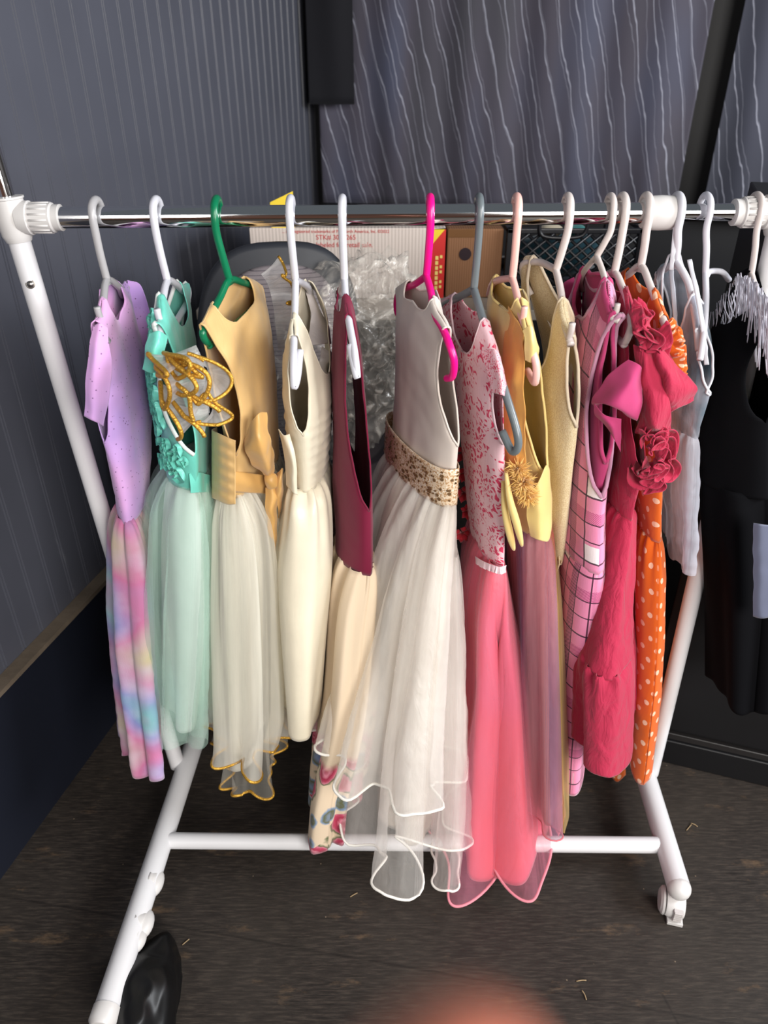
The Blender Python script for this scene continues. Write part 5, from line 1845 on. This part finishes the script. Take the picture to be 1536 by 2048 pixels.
# ------------------------------------------------------------------ 10 plaid jumper over a pink tee
def d_plaid():
    t = dress('girls_dress', (1194, 518, 0), 'pink and white plaid jumper dress with a frayed armhole over a rose pink tee')

    def pc(nt):
        co = coords(nt, 'UV')
        sx = N_(nt, 'ShaderNodeSeparateXYZ')
        nt.links.new(co, sx.inputs[0])
        u, v = sx.outputs[0], sx.outputs[1]
        pink, white, dark, mag = srgb(232, 140, 178), srgb(244, 232, 236), srgb(48, 12, 38), srgb(176, 48, 112)

        def bands(c, per, off):
            fr = mth(nt, 'FRACT', mth(nt, 'ADD', mth(nt, 'DIVIDE', c, per), off))
            wh = ramp(nt, fr, [(0.0, (1, 1, 1)), (0.26, (0, 0, 0)), (0.9, (0, 0, 0))], 'CONSTANT').outputs[0]
            mg = ramp(nt, fr, [(0.0, (0, 0, 0)), (0.48, (1, 1, 1)), (0.66, (0, 0, 0))], 'CONSTANT').outputs[0]
            ln = ramp(nt, fr, [(0.0, (0, 0, 0)), (0.25, (1, 1, 1)), (0.275, (0, 0, 0)), (0.65, (1, 1, 1)), (0.67, (0, 0, 0)), (0.93, (1, 1, 1)), (0.95, (0, 0, 0))], 'CONSTANT').outputs[0]
            return wh, mg, ln
        uw, um, ul = bands(u, 0.105, 0.32)
        vw, vm, vl = bands(v, 0.125, 0.15)
        tw = mth(nt, 'GREATER_THAN', mth(nt, 'FRACT', mth(nt, 'MULTIPLY', mth(nt, 'ADD', u, v), 300.0)), 0.42)
        c = mix(nt, mth(nt, 'MULTIPLY', mth(nt, 'MULTIPLY', uw, vw), 1.0), pink, white)
        c = mix(nt, mth(nt, 'MULTIPLY', mth(nt, 'MULTIPLY', vm, tw), .8), c, mag)
        c = mix(nt, mth(nt, 'MULTIPLY', mth(nt, 'MULTIPLY', um, tw), .8), c, dark)
        c = mix(nt, mth(nt, 'MULTIPLY', vl, .92), c, dark)
        c = mix(nt, mth(nt, 'MULTIPLY', ul, .92), c, dark)
        return c
    pl = fabric('pink_plaid_flannel', None, 0.92, 0.4, 0.4, 420, build=pc, trans=0.05)
    tee = fabric('rose_pink_jersey', srgb(190, 62, 114), 0.85, 0.25, 0.1, trans=0.08)
    fr = fabric('frayed_plaid_edge', srgb(206, 150, 178), 0.95, 0.5, 0.9, 220)
    bodice('bodice', [(1258, 690, -.148, 1168, .11, .016, .014), (1236, 830, -.15, 1160, .11, .040, .02), (1208, 972, -.142, 1150, .10, .042, .03), (1196, 1150, -.15, 1140, .10, .045, .03)],
           pl, t, va=0.62, neckR=(0.5, 0.27, 0.10), neckL=(0.52, 0.27, 0.16), arm=(0.14, 0.05), hang=HLINE[1219], crump=0.003, seed=23, binding=fr, bind_r=.0034)
    skirt('skirt', [(1198, 1146, -.15, 1140, .10, .046, .031), (1180, 1300, -.16, 1130, .11, .048, .034), (1156, 1470, -.17, 1125, .11, .044, .034), (1146, 1590, -.175, 1130, .11, .032, .030)],
          pl, t, nfold=4, amp=(.002, .006), seed=35, hemwave=.006)
    # tee underneath: neck band, body and sleeves
    bodice('tee_body', [(1246, 668, -.14, 1172, .10, .012, .010), (1232, 800, -.14, 1166, .10, .034, .016), (1206, 960, -.13, 1158, .09, .034, .022), (1200, 1060, -.12, 1155, .09, .030, .02)],
           tee, t, va=0.6, neckR=(0.5, 0.25, 0.06), neckL=(0.5, 0.25, 0.19), arm=(0.06, 0.05), hang=HLINE[1219], crump=0.003, seed=24, binding=tee, bind_r=.0034)
    patch([[(1256, 720, -.155), (1278, 732, -.165), (1286, 748, -.15)], [(1214, 752, -.15), (1254, 778, -.185), (1284, 790, -.165)], [(1186, 800, -.145), (1222, 812, -.185), (1276, 836, -.175)], [(1192, 812, -.14), (1222, 795, -.155), (1268, 838, -.15)]], tee, 'sleeve', t, crump=.004, seed=4)
    patch([[(1188, 806, -.15), (1212, 830, -.165), (1240, 838, -.16)], [(1196, 830, -.15), (1220, 850, -.168), (1244, 870, -.16)], [(1218, 856, -.15), (1232, 878, -.16), (1242, 905, -.15)]], tee, 'sleeve_frill', t, crump=.005, seed=8)
    patch([[(1104, 610, .06), (1126, 570, .08), (1150, 552, .09)], [(1110, 660, .05), (1136, 640, .07), (1160, 600, .08)], [(1124, 720, .04), (1142, 700, .06), (1164, 660, .07)]], tee, 'sleeve', t, crump=.008, seed=6)


d_plaid()


# ------------------------------------------------------------------ 11 crimson ruffles
def d_crimson():
    t = dress('girls_dress', (1229, 550, 0), 'crimson tiered dress with ruffled shoulder and flutter sleeves')
    cr = fabric('crimson_crinkle_cotton', srgb(182, 42, 74), 0.85, 0.2, 0.2, 500, trans=0.08, wr=0.5, wrs=40)
    bodice('bodice', [(1292, 650, -.13, 1215, .10, .014, .012), (1290, 800, -.13, 1222, .10, .040, .016), (1284, 930, -.13, 1226, .09, .036, .014), (1262, 1042, -.115, 1232, .07, .028, .010)],
           cr, t, va=0.68, neckR=(0.5, 0.25, 0.1), neckL=(0.5, 0.25, 0.16), arm=(0.05, 0.05), hang=HLINE[1243], crump=0.004, seed=27)
    skirt('skirt', [(1262, 1038, -.115, 1232, .07, .030, .011), (1250, 1120, -.14, 1225, .09, .040, .022), (1226, 1260, -.19, 1215, .11, .050, .036), (1214, 1362, -.225, 1205, .12, .056, .048)],
          cr, t, nfold=6, amp=(.003, .006), seed=37, gather=.004, crump=.003)
    skirt('skirt_tier', [(1214, 1356, -.226, 1205, .12, .057, .049), (1214, 1420, -.245, 1205, .13, .066, .056), (1212, 1560, -.275, 1200, .13, .066, .056)],
          cr, t, nfold=9, amp=(.002, .010), seed=39, gather=.006, hemwave=.010, crump=.003, pinch=((5.75, .16, .016),))
    # gathered ruffle on the shoulder
    rf = empty_part('shoulder_ruffle', t)
    rng = random.Random(5)
    for k in range(7):
        x0 = 1254 + k * 9
        P = [U(x0 + rng.uniform(-4, 4), 618 + k * 6 + rng.uniform(-5, 5), -.135), U(x0 + 8, 640 + k * 6, -.155), U(x0 + rng.uniform(2, 14), 668 + k * 5, -.145)]
        ruffle('frill', P, .020, 2.2, .009, (rng.uniform(-.4, .6), -1, rng.uniform(-.1, .5)), cr, rf, seed=k, cols=60)
    # flutter sleeve sweeping to the right
    patch([[(1288, 668, -.14), (1310, 676, -.15), (1330, 690, -.14)], [(1300, 730, -.15), (1332, 738, -.175), (1352, 730, -.15)], [(1316, 790, -.15), (1345, 778, -.18), (1392, 772, -.15)], [(1318, 838, -.145), (1352, 820, -.16), (1388, 800, -.14)]], cr, 'flutter_sleeve', t, crump=.006, seed=3)
    patch([[(1268, 690, -.145), (1290, 700, -.16), (1312, 712, -.15)], [(1274, 770, -.15), (1300, 790, -.175), (1328, 765, -.165)], [(1280, 838, -.15), (1310, 846, -.185), (1338, 820, -.172)], [(1268, 866, -.15), (1306, 872, -.16), (1346, 872, -.15)]], cr, 'flutter_sleeve', t, crump=.005, seed=9)
    # swirl of frills at the armhole
    sw = empty_part('armhole_ruffle', t)
    c0 = (1300, 905)
    for k, (r0, r1, sd) in enumerate(((44, 40, 2), (33, 32, 6), (22, 24, 11), (11, 14, 15))):
        P = []
        for q in range(13):
            a = -2.4 + q * (5.2 / 12)
            P.append(U(c0[0] + r0 * cos(a) * .85 + rng.uniform(-3, 3), c0[1] + r1 * sin(a) * 1.45 + rng.uniform(-4, 4), -.148 - .006 * k))
        ruffle('frill', P, .024, 5, .010, lambda u, s=k: np.array((cos(-2.4 + u * 5.2) * .5, -1, -sin(-2.4 + u * 5.2) * .5)), cr, sw, seed=sd, cols=130, curl=.003)


d_crimson()


# ------------------------------------------------------------------ 12 orange polka dots
def d_orange():
    t = dress('girls_dress', (1282, 540, 0), 'orange polka dot dress behind the crimson dress')

    def dc(nt):
        co = coords(nt, 'UV')
        sx = N_(nt, 'ShaderNodeSeparateXYZ')
        nt.links.new(co, sx.inputs[0])
        n = N_(nt, 'ShaderNodeTexNoise', i_Scale=22.0, i_Detail=1.0)
        nt.links.new(co, n.inputs['Vector'])
        px, py = 0.030, 0.052
        u = mth(nt, 'DIVIDE', mth(nt, 'ADD', sx.outputs[0], mth(nt, 'MULTIPLY', n.outputs['Fac'], .012)), px)
        v = mth(nt, 'DIVIDE', sx.outputs[1], py)
        outs = []
        for off in (0.0, 0.5):
            fu = mth(nt, 'SUBTRACT', mth(nt, 'FRACT', mth(nt, 'ADD', u, off)), 0.5)
            fv = mth(nt, 'SUBTRACT', mth(nt, 'FRACT', mth(nt, 'ADD', v, off)), 0.5)
            d = mth(nt, 'SQRT', mth(nt, 'ADD', mth(nt, 'POWER', mth(nt, 'MULTIPLY', fu, px * 1000), 2.0), mth(nt, 'POWER', mth(nt, 'MULTIPLY', fv, py * 760), 2.0)))
            outs.append(mth(nt, 'LESS_THAN', d, 4.6))
        return mix(nt, mth(nt, 'MAXIMUM', outs[0], outs[1]), srgb(222, 100, 22), srgb(244, 200, 170))
    og = fabric('orange_polka_cotton', None, 0.8, 0.25, 0.15, build=dc, trans=0.12, wr=0.2)
    bodice('bodice', [(1335, 660, -.125, 1252, .07, .012, .014), (1336, 800, -.12, 1260, .07, .030, .02), (1325, 930, -.11, 1270, .06, .03, .015), (1318, 1086, -.09, 1285, .05, .026, .010)],
           og, t, va=0.6, neckR=(0.5, 0.25, 0.1), neckL=(0.5, 0.25, 0.12), arm=(0.05, 0.05), hang=HLINE[1290], crump=0.003, seed=29)
    skirt('skirt', [(1318, 1082, -.09, 1285, .05, .028, .012), (1318, 1180, -.11, 1285, .07, .036, .018), (1310, 1380, -.13, 1285, .07, .036, .018), (1290, 1570, -.15, 1275, .07, .034, .014)],
          og, t, nfold=5, amp=(.002, .007), seed=41, gather=.004, crump=.002)
    skirt('skirt_flounce', [(1232, 1500, .02, 1240, .12, .012, .012), (1232, 1566, -.005, 1240, .12, .018, .018)], og, t, nfold=4, amp=(.002, .004), seed=43, rows=16)
    rf = empty_part('sleeve_ruffle', t)
    for k in range(3):
        P = [U(1318 + k * 5, 650 + k * 6, -.12), U(1330 + k * 5, 690, -.14), U(1340 + k * 3, 740 + k * 10, -.13)]
        ruffle('frill', P, .022, 3, .007, (1, -.6, .2 * k), og, rf, seed=k + 3, cols=70)


d_orange()


# ------------------------------------------------------------------ 13 sheer pale blue top
def d_blue():
    t = empty('sheer_top', U(1352, 525, 0), 'sheer pale blue and white sleeveless dress hanging right of the orange dress', 'dress', GRP)

    def bc(nt):
        co = coords(nt)
        n = N_(nt, 'ShaderNodeTexNoise', i_Scale=8.0, i_Detail=4.0, i_Distortion=0.6)
        nt.links.new(co, n.inputs['Vector'])
        return ramp(nt, n.outputs['Fac'], [(0.30, srgb(70, 110, 132)), (0.42, srgb(140, 164, 180)), (0.54, srgb(198, 204, 218)), (0.7, srgb(126, 168, 168))]).outputs[0]
    gl = sheer('pale_blue_organza', None, 0.62, rough=0.3, gloss=0.6, streak=0.45, build=bc)
    wt = sheer('white_voile', srgb(212, 216, 228), 0.6, rough=0.5, gloss=0.3, streak=0.4)
    strap = fabric('white_ribbon_strap', srgb(226, 228, 236), 0.5, 0.2, 0.05)
    bodice('bodice', [(1400, 600, -.12, 1312, .045, .014, .012), (1418, 680, -.125, 1322, .045, .03, .016), (1424, 772, -.12, 1330, .04, .036, .014), (1392, 880, -.10, 1335, .04, .030, .012)],
           gl, t, va=0.62, neckR=(0.5, 0.2, 0.3), neckL=(0.5, 0.22, 0.40), arm=(0.05, 0.05), hang=HLINE[1352], crump=0.006, seed=31, binding=strap, bind_r=.0020, thick=False)
    skirt('skirt', [(1393, 876, -.10, 1335, .04, .031, .013), (1388, 1000, -.105, 1335, .045, .026, .012), (1376, 1150, -.10, 1335, .045, .012, .008)], wt, t, nfold=6, amp=(.002, .006), seed=45, gather=.003, thick=False, crump=.006)
    s = MB()
    for pts in ([(1346, 455, -.02), (1342, 500, -.02), (1338, 540, -.02)], [(1374, 520, -.05), (1392, 600, -.10), (1404, 680, -.13), (1408, 730, -.13)], [(1338, 540, .0), (1345, 620, -.05), (1348, 680, -.08)]):
        V = ruffle_geo([U(*p) for p in pts], .007, 2, .0004, (1, -.3, 0), 2, 4, 0, 50)
        s.add(V.reshape(-1, 3), grid_faces(*V.shape[:2]))
    thicken(s.build('ribbon_straps', strap, t), .001)


d_blue()


# ------------------------------------------------------------------ 14 black fringed dress
def d_black():
    t = empty('fringed_dress', U(1503, 552, 0), 'long black dress with silvery fringe on the shoulders at the right end', 'dress', GRP)
    bl = fabric('black_crepe', srgb(5, 5, 8), 0.9, 0.0, 0.15, trans=0.0, spec=0.1)
    fg = plain('silver_fringe', srgb(196, 194, 204), 0.4, spec=0.6)
    gs = fabric('grey_satin_band', srgb(92, 96, 116), 0.5, 0.2, 0.1, trans=0.05)
    bodice('bodice', [(1540, 650, -.13, 1470, .03, .020, .014), (1535, 760, -.13, 1468, .03, .07, .03), (1530, 900, -.12, 1462, .03, .085, .03), (1530, 1000, -.11, 1460, .03, .080, .03)],
           bl, t, va=0.5, neckR=(0.5, 0.22, 0.1), neckL=(0.5, 0.22, 0.15), arm=(0.05, 0.05), hang=HLINE[1508], crump=0.003, seed=33)
    skirt('skirt', [(1530, 990, -.11, 1460, .03, .081, .031), (1530, 1200, -.13, 1462, .03, .075, .03), (1515, 1430, -.15, 1455, .03, .06, .03)], bl, t, nfold=6, amp=(.003, .008), seed=47)
    patch([[(1506, 1046, -.16), (1522, 1048, -.165), (1540, 1050, -.16)], [(1506, 1140, -.165), (1522, 1142, -.17), (1540, 1144, -.165)], [(1506, 1232, -.17), (1522, 1236, -.175), (1538, 1234, -.17)]], gs, 'satin_sash', t, crump=.002)
    rng = random.Random(8)
    f = MB()
    for k in range(64):
        u = k / 63
        x0, y0 = 1478 + 62 * u + rng.uniform(-5, 5), 548 + 62 * u * u + rng.uniform(-4, 8)
        L = rng.uniform(80, 170)
        Y = -.03 - .11 * u
        sway = rng.uniform(-14, 16)
        P = smooth_path([U(x0, y0, Y), U(x0 + sway * .2, y0 + L * .4, Y - .022), U(x0 + sway, y0 + L, Y - .026)], 12)
        f.tube(P, .0009, 5)
    for k in range(26):
        u = k / 25
        x0, y0 = 1470 - 46 * u + rng.uniform(-3, 3), 556 + 70 * u + rng.uniform(-4, 8)
        L = rng.uniform(50, 90)
        P = smooth_path([U(x0, y0, -.0), U(x0 + rng.uniform(-6, 12), y0 + L * .5, -.03), U(x0 + rng.uniform(-14, 14), y0 + L, -.04)], 12)
        f.tube(P, .0008, 5)
    f.build('fringe', fg, t)


d_black()


# ------------------------------------------------------------------ floor bits
def bits():
    blk = plain('black_glossy_vinyl', srgb(10, 10, 11), 0.4, spec=0.4)
    c = np.array(FLOOR(292, 2030, 0.0))
    v = []
    rows, cols = 30, 60
    for i in range(rows):
        th = pi * 0.5 * i / (rows - 1)
        for k in range(cols):
            a = 2 * pi * k / cols
            r = .075 * cos(th) ** .8
            p = np.array((r * cos(a) * .75, r * sin(a) * 1.7, .085 * sin(th)))
            p = p * (1 + .20 * nz(p, 14, 4) + .05 * (1 - abs(nz(p, 26, 2)) * 2))
            p[2] = max(p[2], 0.0)
            v.append(c + p)
    f = grid_faces(rows, cols, True)
    o = MB().add(v, f).build('rubbish_bag', blk, None)
    tag(o, 'crumpled glossy black plastic bag on the floor beside the left foot of the rack', 'bag')
    straw = plain('dry_straw', srgb(150, 128, 96), 0.8)
    rng = random.Random(3)
    for (px, py) in ((372, 1884), (1168, 1990), (1163, 1962), (1378, 1655), (1388, 1650), (708, 1790)):
        q = FLOOR(px, py, 0.0015)
        mb = MB()
        for k in range(1):
            a = rng.uniform(0, 3.1)
            L = rng.uniform(.005, .011)
            d = np.array((cos(a), sin(a), .04 * rng.random())) * L
            mb.tube(smooth_path([q - d, q + np.array((.001, .001, .001)), q + d * .9 + np.array((0, 0, .0015))], 6), .0011, 6)
        o = mb.build('straw_scrap', straw, None)
        tag(o, 'tiny pale scrap of dry straw lying on the dark floor', 'debris', 'scraps of straw on the floor')


bits()


# ------------------------------------------------------------------ the photographer's hand, a fingertip reaching into the picture
def hand():
    M = camera.matrix_basis

    def C(x, y, d):
        from mathutils import Euler
        R = Euler(camera.rotation_euler).to_matrix()
        return Vector(camera.location) + R @ Vector((x, y, -d))
    pts, edges, rad = [], [], []

    def chain(start, lst):
        prev = start
        for (x, y, d, r) in lst:
            pts.append(C(x, y, d))
            rad.append(r)
            if prev is not None:
                edges.append((prev, len(pts) - 1))
            prev = len(pts) - 1
        return prev
    w = chain(None, [(.045, -.205, -.03, .024)])
    chain(w, [(.075, -.30, -.09, .030), (.11, -.42, -.16, .036)])
    p = chain(w, [(.036, -.165, -.012, .026), (.028, -.135, .004, .024)])
    # index reaching up in front of the lens, the others curled below it
    chain(p, [(.014, -.105, .018, .0125), (.010, -.078, .036, .0095), (.0075, -.058, .046, .0088), (.0050, -.0400, .049, .0074), (.0034, -.0330, .050, .0056)])
    chain(p, [(.030, -.103, .012, .0125), (.030, -.085, .026, .0095), (.028, -.092, .040, .0086), (.026, -.108, .038, .0075), (.026, -.114, .033, .006)])
    chain(p, [(.046, -.108, .008, .012), (.048, -.093, .022, .0092), (.044, -.100, .034, .0084), (.041, -.114, .032, .0072), (.040, -.119, .028, .0058)])
    chain(p, [(.060, -.120, .004, .011), (.064, -.108, .016, .0082), (.060, -.114, .026, .0075), (.056, -.124, .024, .0066), (.054, -.128, .021, .0054)])
    chain(w + 3, [(.012, -.150, .010, .0145), (-.006, -.128, .020, .0110), (-.010, -.106, .026, .0098), (-.006, -.092, .029, .0078)])
    me = bpy.data.meshes.new('hand')
    me.from_pydata([tuple(q) for q in pts], edges, [])
    o = bpy.data.objects.new('hand', me)
    link(o)
    sk = o.modifiers.new('skin', 'SKIN')
    sk.use_smooth_shade = True
    for v, r in zip(me.skin_vertices[0].data, rad):
        v.radius = (r, r)
    me.skin_vertices[0].data[0].use_root = True
    sub = o.modifiers.new('smooth', 'SUBSURF')
    sub.levels = sub.render_levels = 2
    dg = bpy.context.evaluated_depsgraph_get()
    m2 = bpy.data.meshes.new_from_object(o.evaluated_get(dg))
    bpy.data.objects.remove(o)
    m2.polygons.foreach_set('use_smooth', [True] * len(m2.polygons))
    sm, nt, b = new_mat('warm_skin')
    n = N_(nt, 'ShaderNodeTexNoise', i_Scale=45.0, i_Detail=3.0)
    nt.links.new(coords(nt), n.inputs['Vector'])
    set_color(nt, b, ramp(nt, n.outputs['Fac'], [(0.35, srgb(248, 122, 98)), (0.65, srgb(246, 182, 146))]).outputs[0])
    b.inputs['Roughness'].default_value = 0.5
    b.inputs['Subsurface Weight'].default_value = 0.25
    b.inputs['Subsurface Radius'].default_value = (0.006, 0.002, 0.001)
    m2.materials.clear()
    m2.materials.append(sm)
    m2.name = 'hand'
    o = bpy.data.objects.new('hand', m2)
    link(o)
    tag(o, 'blurred fingertip of the hand holding the camera at the bottom edge', 'hand')
    # nail on the far side of the fingertip
    nb = MB()
    v = []
    for i in range(7):
        for j in range(7):
            a = -0.9 + 1.8 * j / 6
            q = C(.0048 + .0062 * sin(a) * (1 - .12 * abs(i - 3) / 3), -.0475 + .0105 * i / 6, .0495 + .0066 * cos(a))
            v.append(q)
    nb.add(v, grid_faces(7, 7))
    nl = nb.build('fingernail', plain('fingernail_keratin', srgb(236, 190, 170), 0.3), o)


hand()
